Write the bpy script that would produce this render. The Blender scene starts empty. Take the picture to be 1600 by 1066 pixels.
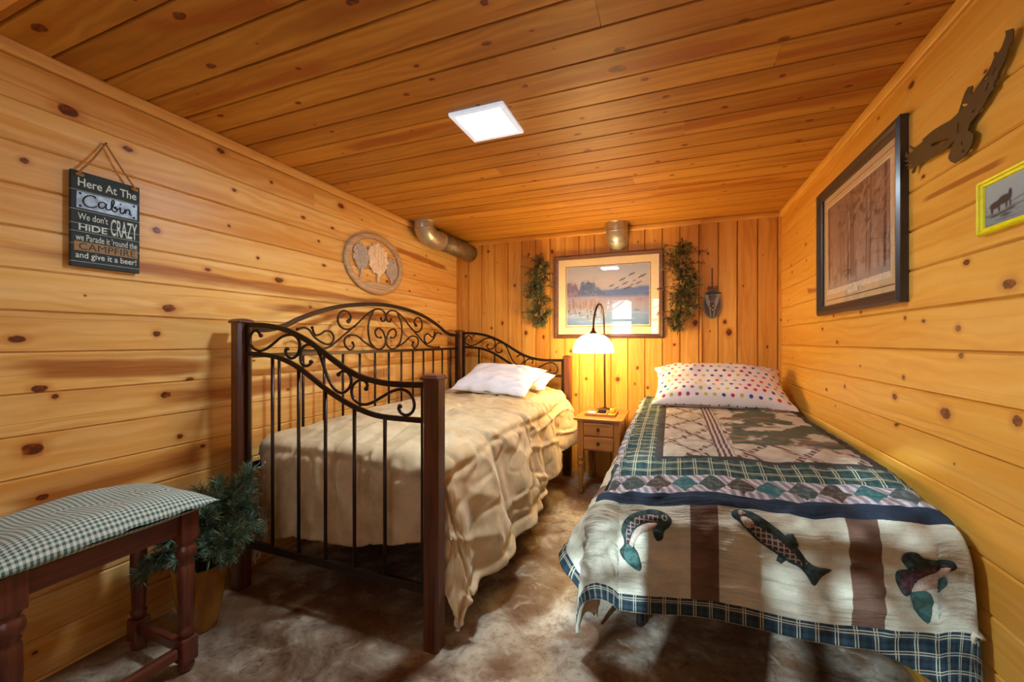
# A pine-panelled cabin bedroom: iron daybed, quilted bed, nightstand lamp, bench.
import bpy, bmesh, math, random
import numpy as np
from mathutils import Vector, Matrix, noise as mnoise

SC = bpy.context.scene
COL = SC.collection
PI = math.pi

# ---------------------------------------------------------------- camera, light, exposure
cam_d = bpy.data.cameras.new('camera')
cam = bpy.data.objects.new('camera', cam_d)
COL.objects.link(cam)
cam_d.sensor_fit = 'HORIZONTAL'; cam_d.sensor_width = 36.0; cam_d.lens = 14.4
cam_d.clip_start = 0.02
cam.location = (0, 0, 1.13)
cam.rotation_euler = (math.radians(90), 0, math.radians(21.3))
SC.camera = cam

SC.view_settings.view_transform = 'Standard'
SC.view_settings.look = 'None'
SC.view_settings.exposure = EXPOSURE = 0.13
SC.view_settings.gamma = 1.0
SC.view_settings.use_curve_mapping = False
SC.cycles.max_bounces = 10
SC.cycles.diffuse_bounces = 6
SC.cycles.glossy_bounces = 4
SC.cycles.transparent_max_bounces = 12
SC.cycles.sample_clamp_indirect = 6.0

SKY_STRENGTH = 5.0
PANEL_STRENGTH = 215.0
SHADE_STRENGTH = 58.0
SUN_STRENGTH = 9.0
BULB_POWER = 34.0

world = bpy.data.worlds.new('daylight'); SC.world = world
world.use_nodes = True
bg = world.node_tree.nodes['Background']
bg.inputs['Color'].default_value = (0.72, 0.86, 1.0, 1)
bg.inputs['Strength'].default_value = SKY_STRENGTH

sun_d = bpy.data.lights.new('low_sun', 'SUN'); sun_d.energy = SUN_STRENGTH; sun_d.angle = math.radians(.7); sun_d.color = (.64, .84, 1.0)
sun = bpy.data.objects.new('low_sun', sun_d); COL.objects.link(sun)
sun.rotation_euler = Vector((.60, 2.33, -.95)).to_track_quat('-Z', 'Y').to_euler()

# ---------------------------------------------------------------- room measures
LX, RX, BY, FY, CZ = -1.955, 0.754, 3.526, -0.95, 2.085
WINS = [(-1.22, -0.66, 0.95, 1.96), (-0.40, 0.16, 0.95, 1.96)]

# ---------------------------------------------------------------- node helper
def hexc(h):
    h = h.lstrip('#'); v = [int(h[i:i+2], 16)/255 for i in (0, 2, 4)]
    return tuple(c/12.92 if c <= .04045 else ((c+.055)/1.055)**2.4 for c in v) + (1,)

class S:
    """A scalar socket with arithmetic."""
    def __init__(s, g, sock): s.g, s.k = g, sock
    def _m(s, op, o=None, c=None): return s.g.math(op, s, o, c)
    def __add__(s, o): return s._m('ADD', o)
    __radd__ = __add__
    def __sub__(s, o): return s._m('SUBTRACT', o)
    def __rsub__(s, o): return s.g.math('SUBTRACT', o, s)
    def __mul__(s, o): return s._m('MULTIPLY', o)
    __rmul__ = __mul__
    def __truediv__(s, o): return s._m('DIVIDE', o)
    def __gt__(s, o): return s._m('GREATER_THAN', o)
    def __lt__(s, o): return s._m('LESS_THAN', o)
    def abs(s): return s._m('ABSOLUTE')
    def frac(s): return s._m('FRACT')
    def floor(s): return s._m('FLOOR')
    def sqrt(s): return s._m('SQRT')
    def sin(s): return s._m('SINE')
    def mod(s, o): return s._m('FLOORED_MODULO', o)
    def min(s, o): return s._m('MINIMUM', o)
    def max(s, o): return s._m('MAXIMUM', o)
    def ss(s, a, b):
        n = s.g.nt.nodes.new('ShaderNodeMapRange'); n.interpolation_type = 'SMOOTHSTEP'
        s.g.set(n.inputs['Value'], s); n.inputs['From Min'].default_value = a; n.inputs['From Max'].default_value = b
        return S(s.g, n.outputs['Result'])

class G:
    def __init__(g, name):
        g.mat = bpy.data.materials.new(name); g.mat.use_nodes = True
        g.nt = g.mat.node_tree; g.bsdf = g.nt.nodes['Principled BSDF']
    def set(g, inp, v):
        if isinstance(v, S): g.nt.links.new(v.k, inp)
        elif isinstance(v, bpy.types.NodeSocket): g.nt.links.new(v, inp)
        elif v is not None: inp.default_value = v
    def math(g, op, a, b=None, c=None):
        n = g.nt.nodes.new('ShaderNodeMath'); n.operation = op
        g.set(n.inputs[0], a); g.set(n.inputs[1], b)
        if c is not None: g.set(n.inputs[2], c)
        return S(g, n.outputs[0])
    def attr(g, name):
        n = g.nt.nodes.new('ShaderNodeAttribute'); n.attribute_name = name
        return n.outputs['Vector']
    def acol(g, name):
        n = g.nt.nodes.new('ShaderNodeAttribute'); n.attribute_name = name
        return n.outputs['Color']
    def obj(g): return g.nt.nodes.new('ShaderNodeTexCoord').outputs['Object']
    def sep(g, v):
        n = g.nt.nodes.new('ShaderNodeSeparateXYZ'); g.nt.links.new(v, n.inputs[0])
        return [S(g, o) for o in n.outputs]
    def comb(g, x, y, z=0.0):
        n = g.nt.nodes.new('ShaderNodeCombineXYZ')
        for i, v in enumerate((x, y, z)): g.set(n.inputs[i], v)
        return n.outputs[0]
    def noise(g, v, scale=1.0, detail=2.0, rough=.5, dist=0.0):
        n = g.nt.nodes.new('ShaderNodeTexNoise')
        g.nt.links.new(v, n.inputs['Vector'])
        n.inputs['Scale'].default_value = scale; n.inputs['Detail'].default_value = detail
        n.inputs['Roughness'].default_value = rough; n.inputs['Distortion'].default_value = dist
        return S(g, n.outputs[0])
    def voronoi(g, v, scale=1.0, feature='F1', rnd=1.0):
        n = g.nt.nodes.new('ShaderNodeTexVoronoi'); n.feature = feature
        g.nt.links.new(v, n.inputs['Vector']); n.inputs['Scale'].default_value = scale
        n.inputs['Randomness'].default_value = rnd
        return n
    def white(g, v):
        n = g.nt.nodes.new('ShaderNodeTexWhiteNoise'); n.noise_dimensions = '3D'
        g.nt.links.new(v, n.inputs['Vector']); return S(g, n.outputs['Value'])
    def mix(g, f, a, b, mode='MIX'):
        n = g.nt.nodes.new('ShaderNodeMix'); n.data_type = 'RGBA'; n.blend_type = mode
        g.set(n.inputs[0], f); g.set(n.inputs[6], a); g.set(n.inputs[7], b)
        return n.outputs[2]
    def ramp(g, f, stops, interp='LINEAR'):
        n = g.nt.nodes.new('ShaderNodeValToRGB'); n.color_ramp.interpolation = interp
        el = n.color_ramp.elements
        while len(el) < len(stops): el.new(.5)
        for e, (p, c) in zip(el, stops): e.position = p; e.color = c
        g.set(n.inputs[0], f); return n.outputs[0]
    def bump(g, h, strength=.3, dist=.002):
        n = g.nt.nodes.new('ShaderNodeBump'); n.inputs['Strength'].default_value = strength
        n.inputs['Distance'].default_value = dist; g.set(n.inputs['Height'], h)
        g.nt.links.new(n.outputs[0], g.bsdf.inputs['Normal'])
    def p(g, **kw):
        for k, v in kw.items(): g.set(g.bsdf.inputs[k.replace('_', ' ')], v)
        return g

def plain(name, col, rough=.5, metal=0.0, spec=.5, var=.1, **kw):
    g = G(name)
    o = g.obj(); n = g.noise(o, 40, 3)
    c = g.mix(n.ss(.3, .7), tuple(x*(1-var) for x in col[:3])+(1,), tuple(min(1, x*(1+var*.7)) for x in col[:3])+(1,))
    g.p(Base_Color=c, Roughness=rough, Metallic=metal)
    g.bsdf.inputs['Specular IOR Level'].default_value = spec
    for k, v in kw.items(): g.bsdf.inputs[k.replace('_', ' ')].default_value = v
    return g.mat

# ---------------------------------------------------------------- mesh helpers
def obj_from(name, verts, faces, mat=None, parent=None, smooth=False, mats=None, fm=None):
    me = bpy.data.meshes.new(name)
    me.from_pydata([tuple(v) for v in verts], [], faces)
    for m in (mats or ([mat] if mat else [])): me.materials.append(m)
    if fm: me.polygons.foreach_set('material_index', fm)
    if smooth: me.polygons.foreach_set('use_smooth', [True]*len(me.polygons))
    me.update()
    o = bpy.data.objects.new(name, me); COL.objects.link(o)
    if parent:
        o.parent = parent                       # meshes are built in room coordinates
        if parent.type == 'EMPTY': o.matrix_parent_inverse = Matrix.LocRotScale(parent.location, parent.rotation_euler, None).inverted()
    return o

class MB:
    """Collects shapes that become one mesh object."""
    def __init__(s): s.v, s.f, s.m, s.sm = [], [], [], []
    def add(s, verts, faces, m=0, smooth=False):
        b = len(s.v); s.v += [tuple(v) for v in verts]
        s.f += [tuple(i+b for i in f) for f in faces]
        s.m += [m]*len(faces); s.sm += [smooth]*len(faces); return s
    def box(s, x0, x1, y0, y1, z0, z1, bev=0.0, m=0, mat=None):
        b = min(bev, (x1-x0)/2.01, (y1-y0)/2.01, (z1-z0)/2.01)
        if b <= 0:
            v = [(x, y, z) for z in (z0, z1) for y in (y0, y1) for x in (x0, x1)]
            f = [(0, 2, 3, 1), (4, 5, 7, 6), (0, 1, 5, 4), (2, 6, 7, 3), (0, 4, 6, 2), (1, 3, 7, 5)]
        else:
            bm = bmesh.new(); bmesh.ops.create_cube(bm, size=1)
            for q in bm.verts:
                q.co = ((x0+x1)/2+q.co.x*(x1-x0), (y0+y1)/2+q.co.y*(y1-y0), (z0+z1)/2+q.co.z*(z1-z0))
            bmesh.ops.bevel(bm, geom=list(bm.edges), offset=b, segments=2, profile=.5, affect='EDGES')
            bm.verts.index_update()
            v = [q.co.copy() for q in bm.verts]; f = [[q.index for q in ff.verts] for ff in bm.faces]; bm.free()
        if mat is not None: v = [mat @ Vector(q) for q in v]
        return s.add(v, f, m)
    def prism(s, poly, n, w, u, O, t0, t1, m=0):
        """Extrude a 2-D polygon (in axes w,u from O) along n from t0 to t1."""
        w, u, n, O = map(Vector, (w, u, n, O)); k = len(poly)
        v = [O+w*a+u*b+n*t0 for a, b in poly]+[O+w*a+u*b+n*t1 for a, b in poly]
        f = [tuple(range(k-1, -1, -1)), tuple(range(k, 2*k))]+[(i, (i+1) % k, k+(i+1) % k, k+i) for i in range(k)]
        return s.add(v, f, m)
    def lathe(s, prof, c=(0, 0, 0), seg=24, m=0, mat=None, smooth=True, sx=1, sy=1):
        v, f = [], []
        for r, z in prof:
            for k in range(seg):
                a = 2*PI*k/seg; v.append(Vector((c[0]+r*sx*math.cos(a), c[1]+r*sy*math.sin(a), c[2]+z)))
        for i in range(len(prof)-1):
            for k in range(seg):
                a, b = i*seg+k, i*seg+(k+1) % seg; f.append((a, b, b+seg, a+seg))
        if prof[0][0] > 1e-5: f.append(tuple(range(seg-1, -1, -1)))
        if prof[-1][0] > 1e-5: f.append(tuple((len(prof)-1)*seg+k for k in range(seg)))
        if mat is not None: v = [mat @ q for q in v]
        return s.add(v, f, m, smooth)
    def tube(s, pts, r, seg=8, m=0, closed=False, ry=None, up=None, caps=True):
        """Sweep a round (or, with ry/up, a flat rectangular) bar along points."""
        P = [Vector(p) for p in pts]; n = len(P); T = []
        for i in range(n):
            a = P[(i-1) % n] if (closed or i) else P[i]; b = P[(i+1) % n] if (closed or i < n-1) else P[i]
            T.append((b-a).normalized())
        if up is None:
            ref = Vector((0, 0, 1)) if abs(T[0].z) < .9 else Vector((1, 0, 0))
            N = (ref-T[0]*ref.dot(T[0])).normalized()
        base = len(s.v); v, f = [], []
        for i in range(n):
            if up is not None: N = (Vector(up)-T[i]*T[i].dot(Vector(up))).normalized()
            else: N = (N-T[i]*N.dot(T[i])).normalized()
            B = T[i].cross(N)
            rr = r[i] if isinstance(r, (list, tuple)) else r
            if ry is None:
                for k in range(seg):
                    a = 2*PI*k/seg; v.append(P[i]+N*(rr*math.cos(a))+B*(rr*math.sin(a)))
            else:
                c = .25
                for a, b in ((1, 1-c), (1-c, 1), (-1+c, 1), (-1, 1-c), (-1, -1+c), (-1+c, -1), (1-c, -1), (1, -1+c)):
                    v.append(P[i]+N*(rr*a)+B*(ry*b))
        sg = 8 if ry is not None else seg
        for i in range(n if closed else n-1):
            for k in range(sg):
                a, b = i*sg+k, i*sg+(k+1) % sg; c, d = ((i+1) % n)*sg+k, ((i+1) % n)*sg+(k+1) % sg
                f.append((a, b, d, c))
        if caps and not closed: f += [tuple(range(sg-1, -1, -1)), tuple((n-1)*sg+k for k in range(sg))]
        return s.add(v, f, m, ry is None)
    def ball(s, c, r, m=0, seg=12, sx=1, sy=1, sz=1):
        pr = [(r*math.sin(PI*i/8), -r*math.cos(PI*i/8)*sz) for i in range(9)]
        pr[0] = (1e-6, pr[0][1]); pr[-1] = (1e-6, pr[-1][1])
        return s.lathe(pr, c, seg, m, None, True, sx, sy)
    def build(s, name, mats, parent=None):
        o = obj_from(name, s.v, s.f, None, parent, False, mats if isinstance(mats, (list, tuple)) else [mats], s.m)
        o.data.polygons.foreach_set('use_smooth', s.sm); return o

def spline(pts, n=6, closed=False):
    P = [Vector(p) for p in pts]; out = []; k = len(P)
    for i in range(k if closed else k-1):
        g = (lambda j: P[j % k]) if closed else (lambda j: P[min(max(j, 0), k-1)])
        a, b, c, d = g(i-1), g(i), g(i+1), g(i+2)
        for t in range(n):
            t /= n
            out.append(.5*((2*b)+(c-a)*t+(2*a-5*b+4*c-d)*t*t+(3*b-3*c+d-a)*t**3))
    if not closed: out.append(P[-1])
    return out

def poly_tri(outer, holes=(), maxedge=None):
    """Triangulate a 2-D outline with holes -> (2-D points, faces)."""
    bm = bmesh.new(); es = []
    for loop in [outer]+list(holes):
        vs = [bm.verts.new((a, b, 0)) for a, b in loop]
        es += [bm.edges.new((vs[i], vs[(i+1) % len(vs)])) for i in range(len(vs))]
    bmesh.ops.triangle_fill(bm, edges=es, use_beauty=True, use_dissolve=False)
    if maxedge:
        for _ in range(5):
            lg = [e for e in bm.edges if e.calc_length() > maxedge]
            if not lg: break
            bmesh.ops.subdivide_edges(bm, edges=lg, cuts=1)
            bmesh.ops.triangulate(bm, faces=[f for f in bm.faces if len(f.verts) > 3])
    bm.verts.index_update(); bm.normal_update()
    P = [(v.co.x, v.co.y) for v in bm.verts]
    F = []
    for f in bm.faces:
        q = [v.index for v in f.verts]
        F.append(q if f.normal.z > 0 else q[::-1])
    bm.free(); return P, F

def slab(mb, outer, holes, O, w, u, n, t0, t1, m=0):
    """A flat plate with holes, of real thickness, in axes w,u with front direction n = w x u."""
    O, w, u, n = map(Vector, (O, w, u, n)); P, F = poly_tri(outer, holes); k = len(P)
    v = [O+w*a+u*b+n*t1 for a, b in P]+[O+w*a+u*b+n*t0 for a, b in P]
    f = [tuple(x) for x in F]+[tuple(k+i for i in reversed(x)) for x in F]
    mb.add(v, f, m)
    for lp in [outer]+list(holes):
        j = len(lp)
        vv = [O+w*a+u*b+n*t0 for a, b in lp]+[O+w*a+u*b+n*t1 for a, b in lp]
        mb.add(vv, [(i, (i+1) % j, j+(i+1) % j, j+i) for i in range(j)], m)

def vattr(me, name, data, domain='POINT'):
    a = me.attributes.new(name, 'FLOAT_VECTOR', domain)
    a.data.foreach_set('vector', np.asarray(data, dtype=np.float32).ravel())

def tag(o, label, cat, group=None, kind=None):
    o['label'] = label; o['category'] = cat
    if group: o['group'] = group
    if kind: o['kind'] = kind
    return o

def thing(name, label, cat, loc=(0, 0, 0), rot=(0, 0, 0), group=None):
    o = bpy.data.objects.new(name, None); COL.objects.link(o)
    o.empty_display_size = .1; o.location = loc; o.rotation_euler = rot
    return tag(o, label, cat, group)

def structure(o):
    o['kind'] = 'structure'; return o

def text_geo(body, size=1.0, xs=1.0, bold=0.0):
    """Outline lettering from the built-in font -> (points, faces, width)."""
    cu = bpy.data.curves.new('t', 'FONT'); cu.body = body; cu.size = size; cu.offset = bold
    cu.resolution_u = 3
    ob = bpy.data.objects.new('t', cu); COL.objects.link(ob)
    dg = bpy.context.evaluated_depsgraph_get(); dg.update()
    me = bpy.data.meshes.new_from_object(ob.evaluated_get(dg))
    P = [(v.co.x*xs, v.co.y) for v in me.vertices]; F = [tuple(p.vertices) for p in me.polygons]
    bpy.data.objects.remove(ob); bpy.data.curves.remove(cu); bpy.data.meshes.remove(me)
    return P, F

def put_text(mb, body, box, O, w, u, n, t, m=0, bold=0.0, rot=0.0):
    """Fit lettering into box=(a0,a1,b0,b1) on the plane O,w,u, raised t along n."""
    P, F = text_geo(body, 1.0, 1.0, bold)
    O, w, u, n = map(Vector, (O, w, u, n))
    xs = [p[0] for p in P]; ys = [p[1] for p in P]
    sx = (box[1]-box[0])/(max(xs)-min(xs)); sy = (box[3]-box[2])/(max(ys)-min(ys))
    v = []
    for x, y in P:
        a = box[0]+(x-min(xs))*sx; b = box[2]+(y-min(ys))*sy
        b += rot*(a-box[0])
        v.append(O+w*a+u*b+n*t)
    mb.add(v, F, m)

def fbm(x, y=0.0, z=0.0): return mnoise.noise((x, y, z))

# ---------------------------------------------------------------- traced outlines (metres, on their own planes)
FB_TOP= [(-1.813,1.202),(-1.709,1.201),(-1.598,1.186),(-1.523,1.165),(-1.440,1.131),(-1.360,1.088),(-1.292,1.048),(-1.226,1.013),(-1.153,0.986),(-1.064,0.969),(-0.979,0.964),(-0.890,0.965)]
FB_LOW= [(-1.802,1.072),(-1.686,1.068),(-1.598,1.054),(-1.512,1.025),(-1.420,0.977),(-1.340,0.931),(-1.263,0.894),(-1.189,0.865),(-1.108,0.843),(-1.047,0.835),(-0.971,0.833),(-0.898,0.833)]
FB_S1= [(-1.720,1.155),(-1.749,1.180),(-1.778,1.166),(-1.792,1.138),(-1.778,1.105),(-1.738,1.087),(-1.692,1.093),(-1.642,1.118),(-1.598,1.145),(-1.555,1.157),(-1.518,1.154),(-1.491,1.133),(-1.486,1.099),(-1.502,1.068),(-1.533,1.055),(-1.560,1.067),(-1.568,1.089),(-1.557,1.096)]
FB_S2= [(-1.420,1.042),(-1.430,1.029),(-1.455,1.024),(-1.476,1.037),(-1.481,1.064),(-1.476,1.091),(-1.455,1.110),(-1.425,1.114),(-1.394,1.099),(-1.370,1.069),(-1.350,1.024),(-1.325,0.973),(-1.301,0.940),(-1.273,0.921),(-1.244,0.920),(-1.216,0.940),(-1.205,0.966),(-1.212,0.991),(-1.230,1.005),(-1.254,1.005),(-1.271,0.993)]
FB_S3= [(-1.130,0.940),(-1.124,0.955),(-1.139,0.972),(-1.166,0.972),(-1.192,0.956),(-1.203,0.933),(-1.198,0.904),(-1.175,0.884),(-1.139,0.877),(-1.099,0.888),(-1.047,0.915),(-1.005,0.936),(-0.963,0.945),(-0.930,0.935),(-0.910,0.912),(-0.904,0.885),(-0.914,0.861),(-0.938,0.848),(-0.963,0.854),(-0.975,0.871),(-0.969,0.880)]
L1= [(1.741,1.205),(1.760,1.165),(1.798,1.169),(1.831,1.187),(1.872,1.185),(1.896,1.156),(1.886,1.124),(1.852,1.110),(1.798,1.127),(1.753,1.155),(1.722,1.190),(1.686,1.203),(1.645,1.193)]
L1b= [(1.674,1.080),(1.760,1.078),(1.865,1.097),(1.980,1.168),(2.090,1.239),(2.173,1.301),(2.262,1.343),(2.328,1.344),(2.367,1.313),(2.357,1.274),(2.328,1.267),(2.318,1.285)]
L2= [(2.026,1.265),(2.003,1.254),(2.018,1.244),(2.035,1.276),(2.018,1.304),(1.973,1.314),(1.936,1.287),(1.930,1.244),(1.958,1.212),(2.011,1.202),(2.066,1.221)]
L3= [(2.050,1.120),(2.061,1.095),(2.026,1.075),(1.988,1.102),(1.983,1.140),(2.018,1.165),(2.090,1.162),(2.156,1.123),(2.244,1.087),(2.309,1.073),(2.357,1.098),(2.367,1.142),(2.337,1.198),(2.290,1.216),(2.259,1.190),(2.281,1.156),(2.318,1.154)]
L4= [(2.244,1.336),(2.200,1.261),(2.191,1.201),(2.208,1.129),(2.244,1.093)]
EAGLE= [(1.334,1.868),(1.312,1.858),(1.309,1.850),(1.310,1.834),(1.317,1.824),(1.325,1.821),(1.328,1.810),(1.336,1.798),(1.344,1.790),(1.355,1.785),(1.359,1.773),(1.369,1.765),(1.373,1.760),(1.367,1.752),(1.380,1.750),(1.390,1.745),(1.401,1.735),(1.412,1.727),(1.421,1.722),(1.435,1.717),(1.450,1.712),(1.458,1.708),(1.462,1.700),(1.466,1.694),(1.453,1.686),(1.443,1.672),(1.448,1.654),(1.459,1.642),(1.478,1.633),(1.491,1.630),(1.504,1.629),(1.520,1.628),(1.538,1.640),(1.550,1.655),(1.546,1.664),(1.534,1.679),(1.520,1.693),(1.536,1.691),(1.552,1.687),(1.577,1.684),(1.607,1.688),(1.639,1.691),(1.668,1.693),(1.694,1.696),(1.716,1.699),(1.723,1.683),(1.735,1.681),(1.741,1.689),(1.732,1.700),(1.753,1.703),(1.773,1.713),(1.753,1.712),(1.737,1.715),(1.763,1.718),(1.786,1.727),(1.768,1.727),(1.744,1.725),(1.768,1.732),(1.793,1.746),(1.773,1.742),(1.751,1.741),(1.773,1.747),(1.783,1.757),(1.776,1.770),(1.766,1.758),(1.744,1.751),(1.723,1.755),(1.749,1.768),(1.758,1.781),(1.751,1.781),(1.730,1.764),(1.712,1.760),(1.689,1.760),(1.676,1.762),(1.681,1.768),(1.655,1.769),(1.627,1.770),(1.596,1.767),(1.566,1.763),(1.538,1.758),(1.514,1.761),(1.505,1.763),(1.497,1.774),(1.487,1.790),(1.478,1.802),(1.466,1.810),(1.450,1.805),(1.447,1.797),(1.453,1.794),(1.450,1.782),(1.435,1.784),(1.424,1.792),(1.415,1.797),(1.404,1.802),(1.396,1.805),(1.388,1.810),(1.380,1.816),(1.372,1.825),(1.369,1.829),(1.371,1.839),(1.367,1.840),(1.361,1.833),(1.354,1.832),(1.346,1.836),(1.339,1.845),(1.333,1.854),(1.332,1.860)]
EAGLE_H=[ [(1.364,1.799),(1.359,1.797),(1.369,1.788),(1.379,1.787)],[(1.390,1.778),(1.386,1.773),(1.396,1.760),(1.401,1.763)],[(1.494,1.777),(1.484,1.776),(1.466,1.766),(1.469,1.763),(1.484,1.767)],[(1.447,1.739),(1.435,1.737),(1.440,1.732),(1.450,1.732)],[(1.631,1.731),(1.611,1.729),(1.581,1.720),(1.548,1.714),(1.544,1.707),(1.573,1.710),(1.603,1.717),(1.631,1.724)],[(1.491,1.677),(1.486,1.668),(1.489,1.664),(1.493,1.669)],[(1.487,1.652),(1.478,1.652),(1.484,1.642),(1.491,1.646)],[(1.507,1.736),(1.502,1.732),(1.505,1.718),(1.508,1.704),(1.510,1.708)],[(1.407,1.796),(1.390,1.799),(1.388,1.796),(1.404,1.790)] ]
LK= [(0.767, 1.931, 2), (0.934, 1.871, 1), (0.663, 1.715, 1), (1.029, 1.581, 1.3), (1.322, 1.676, 0.7), (1.347, 1.854, 0.8), (1.073, 1.266, 1.6), (1.587, 1.455, 1.5), (1.467, 1.552, 0.8), (1.89, 1.586, 0.8), (1.791, 1.327, 0.8), (1.029, 1.159, 1.2), (0.646, 1.136, 1.2), (0.697, 0.971, 1.3), (1.061, 0.907, 1.3), (0.734, 0.941, 0.9), (1.153, 0.963, 0.9), (1.126, 0.795, 1), (1.113, 0.723, 1), (0.681, 0.775, 2), (0.664, 0.725, 1.2), (1.205, 0.66, 0.9), (0.703, 0.609, 1), (1.284, 2.015, 1.2), (1.542, 1.962, 0.8), (1.742, 1.834, 0.8), (1.851, 1.724, 0.7), (0.694, 0.825, 0.7), (2.028, 1.987, 1.5), (2.039, 1.917, 1), (2.48, 1.569, 0.9), (2.757, 1.53, 0.7), (1.96, 1.55, 0.8)]
RK= [(1.594, 0.916, 1.7), (1.889, 0.928, 1.2), (2.349, 0.918, 0.9), (1.819, 1.21, 0.7), (1.348, 1.267, 1.3), (1.501, 1.346, 0.8), (1.536, 1.166, 1), (1.707, 1.194, 0.6), (1.523, 1.089, 0.8), (1.828, 1.003, 0.8), (1.88, 0.83, 0.9), (1.867, 0.793, 0.8), (2.445, 1.124, 0.8), (2.948, 1.713, 0.8), (3.275, 1.642, 0.7), (2.935, 1.614, 0.7), (1.323, 0.943, 1.4), (2.175, 1.253, 0.7), (3.307, 1.678, 0.6), (1.778, 1.994, 1)]
CK= [(-1.799, 0.64, 1.6), (-1.489, 0.945, 1.2), (-1.219, 1.065, 1), (-1.781, 1.169, 1), (-1.396, 1.219, 0.9), (-1.444, 1.443, 0.9), (-0.958, 1.33, 0.9), (-0.554, 1.195, 1), (-0.815, 1.286, 0.8), (-0.492, 1.048, 1.2), (-0.837, 0.911, 1.2), (-1.348, 0.766, 1.4), (-0.16, 1.378, 1.3), (-0.091, 1.568, 1), (0.201, 1.393, 1.3), (-0.177, 1.473, 2), (-0.357, 1.746, 1), (-0.405, 1.873, 1), (-0.394, 2.048, 1.2), (0.059, 2.164, 1), (-0.07, 2.311, 1), (0.371, 1.727, 1), (0.616, 1.888, 0.9), (0.557, 2.121, 1), (0.202, 1.874, 1), (0.563, 2.315, 0.9), (-0.195, 2.442, 0.9), (0.002, 2.533, 0.9), (-0.022, 1.709, 1), (-0.513, 1.448, 1), (0.33, 1.516, 1), (-0.762, 2.322, 0.9)]
BK= [(-1.211, 1.93, 1), (-0.993, 1.925, 1.4), (-1.347, 1.643, 1), (-1.071, 1.165, 1), (0.02, 1.1, 1), (0.278, 1.206, 0.5), (0.264, 1.809, 0.5), (-0.822, 1.042, 1), (0.174, 1.271, 1.8), (0.409, 1.197, 2), (0.38, 1.278, 1.2), (-1.217, 1.548, 1.2), (-1.238, 1.204, 1.4), (-0.463, 2.013, 1), (-1.853, 1.755, 1), (-1.615, 1.977, 1.1), (-1.212, 1.916, 1), (-1.77, 1.179, 1), (-1.582, 1.251, 1), (-1.471, 1.297, 1.1), (-0.687, 0.804, 1.1), (-0.638, 0.844, 0.6), (-0.46, 0.876, 1.3), (-0.423, 0.808, 1.8), (-0.263, 0.908, 1.1), (-0.183, 0.748, 1), (-0.776, 0.662, 1.1), (-0.284, 0.775, 0.7), (0.662, 1.087, 0.6)]
LS= [(0.611, 1.426, 2.757, 1.402, 0.032, 0.02), (0.611, 1.04, 1.284, 1.002, 0.03, 0.02), (0.611, 0.72, 1.328, 0.759, 0.018, 0.03), (0.611, 0.586, 1.313, 0.625, 0.05, 0.04), (0.652, 0.776, 0.709, 0.779, 0.03, 0.03)]
RS= [(1.976, 1.456, 1.427, 1.445, 0.02, 0.015), (1.736, 1.583, 1.332, 1.57, 0.006, 0.012), (3.555, 1.472, 2.706, 1.418, 0.012, 0.012), (2.935, 1.43, 2.696, 1.413, 0.015, 0.02)]
CS= [(0.266, 1.608, 0.791, 1.618, 0.012, 0.035), (-0.577, 1.479, 0.347, 1.48, 0.02, 0.05), (-1.513, 0.763, -0.992, 0.844, 0.04, 0.05), (-1.925, 1.082, -1.038, 1.083, 0.03, 0.04), (0.252, 1.946, 0.767, 1.824, 0.03, 0.05), (-0.181, 1.993, 0.748, 1.961, 0.03, 0.04), (-1.521, 1.608, -0.855, 1.579, 0.03, 0.04), (-0.342, 2.682, 0.74, 2.764, 0.03, 0.03), (-0.196, 2.839, 0.691, 2.812, 0.05, 0.03)]
# ---------------------------------------------------------------- materials
def pine(name, light, mid, deep, rough=.36):
    g = G(name)
    bc = g.attr('board'); u, v, r = g.sep(bc)
    ku, kv, kt = g.sep(g.attr('knot')); s, t, sw = g.sep(g.attr('streak'))
    wob = g.noise(g.comb(u*2.2, v*9.0, r*31.0), 1.0, 3) - .5
    grain = g.noise(g.comb(u*1.1+r*17.0, v*26.0+wob*1.6, r*53.0), 1.0, 4, .6)
    rings = ((v*150.0+wob*26.0+r*40.0).sin()*.5+.5)
    fine = g.noise(g.comb(u*6.0, v*420.0, r*9.0), 1.0, 2)
    big = g.noise(g.comb(u*.9+r*77.0, v*7.0, r*21.0), 1.0, 2)
    c = g.mix(grain.ss(.25, .78), light, mid)
    c = g.mix((rings*.34+fine*.26)*big.ss(.25, .65), c, deep)
    c = g.mix(big.ss(.52, .80)*.7, c, deep)
    lines = g.noise(g.comb(u*.7+r*11.0, v*75.0+wob*2.0, r*3.0), 1.0, 2)
    c = g.mix(lines.ss(.60, .74)*.5, c, deep)
    tone = g.white(g.comb(r*91.7, r*13.1, .3))
    c = g.mix(tone*.5, c, deep)
    # heartwood streaks
    tj = t+(big-.5)*.25+wob*.25
    st = ((1.15-(s.abs()+(grain-.5)*1.3+wob*2.0)).ss(.0, .75))*sw*tj.ss(.0, .16)*(1.0-tj).ss(.0, .16)*(fine*.5+grain*.5+.35)
    heart = g.mix(fine, hexc('#AC5C18'), hexc('#84420E'))
    c = g.mix(st*.95, c, heart)
    # knots
    kn = g.noise(g.comb(ku*.9, kv*.9, kt*19.0), 1.3, 2)-.5
    rr = (ku*ku+kv*kv).sqrt()+kn*.55
    c = g.mix((2.6-rr).ss(0.0, 1.9)*.5, c, hexc('#B2601A'))
    c = g.mix((1.12-rr).ss(0.0, .3)*.94, c, g.mix(kn.ss(-.1, .2), hexc('#4A1802'), hexc('#8A3A08')))
    g.p(Base_Color=c, Roughness=(grain*.12+rough))
    g.bsdf.inputs['Specular IOR Level'].default_value = .35
    g.bump(grain*.5+fine*.5, .12, .0015)
    return g.mat

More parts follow.
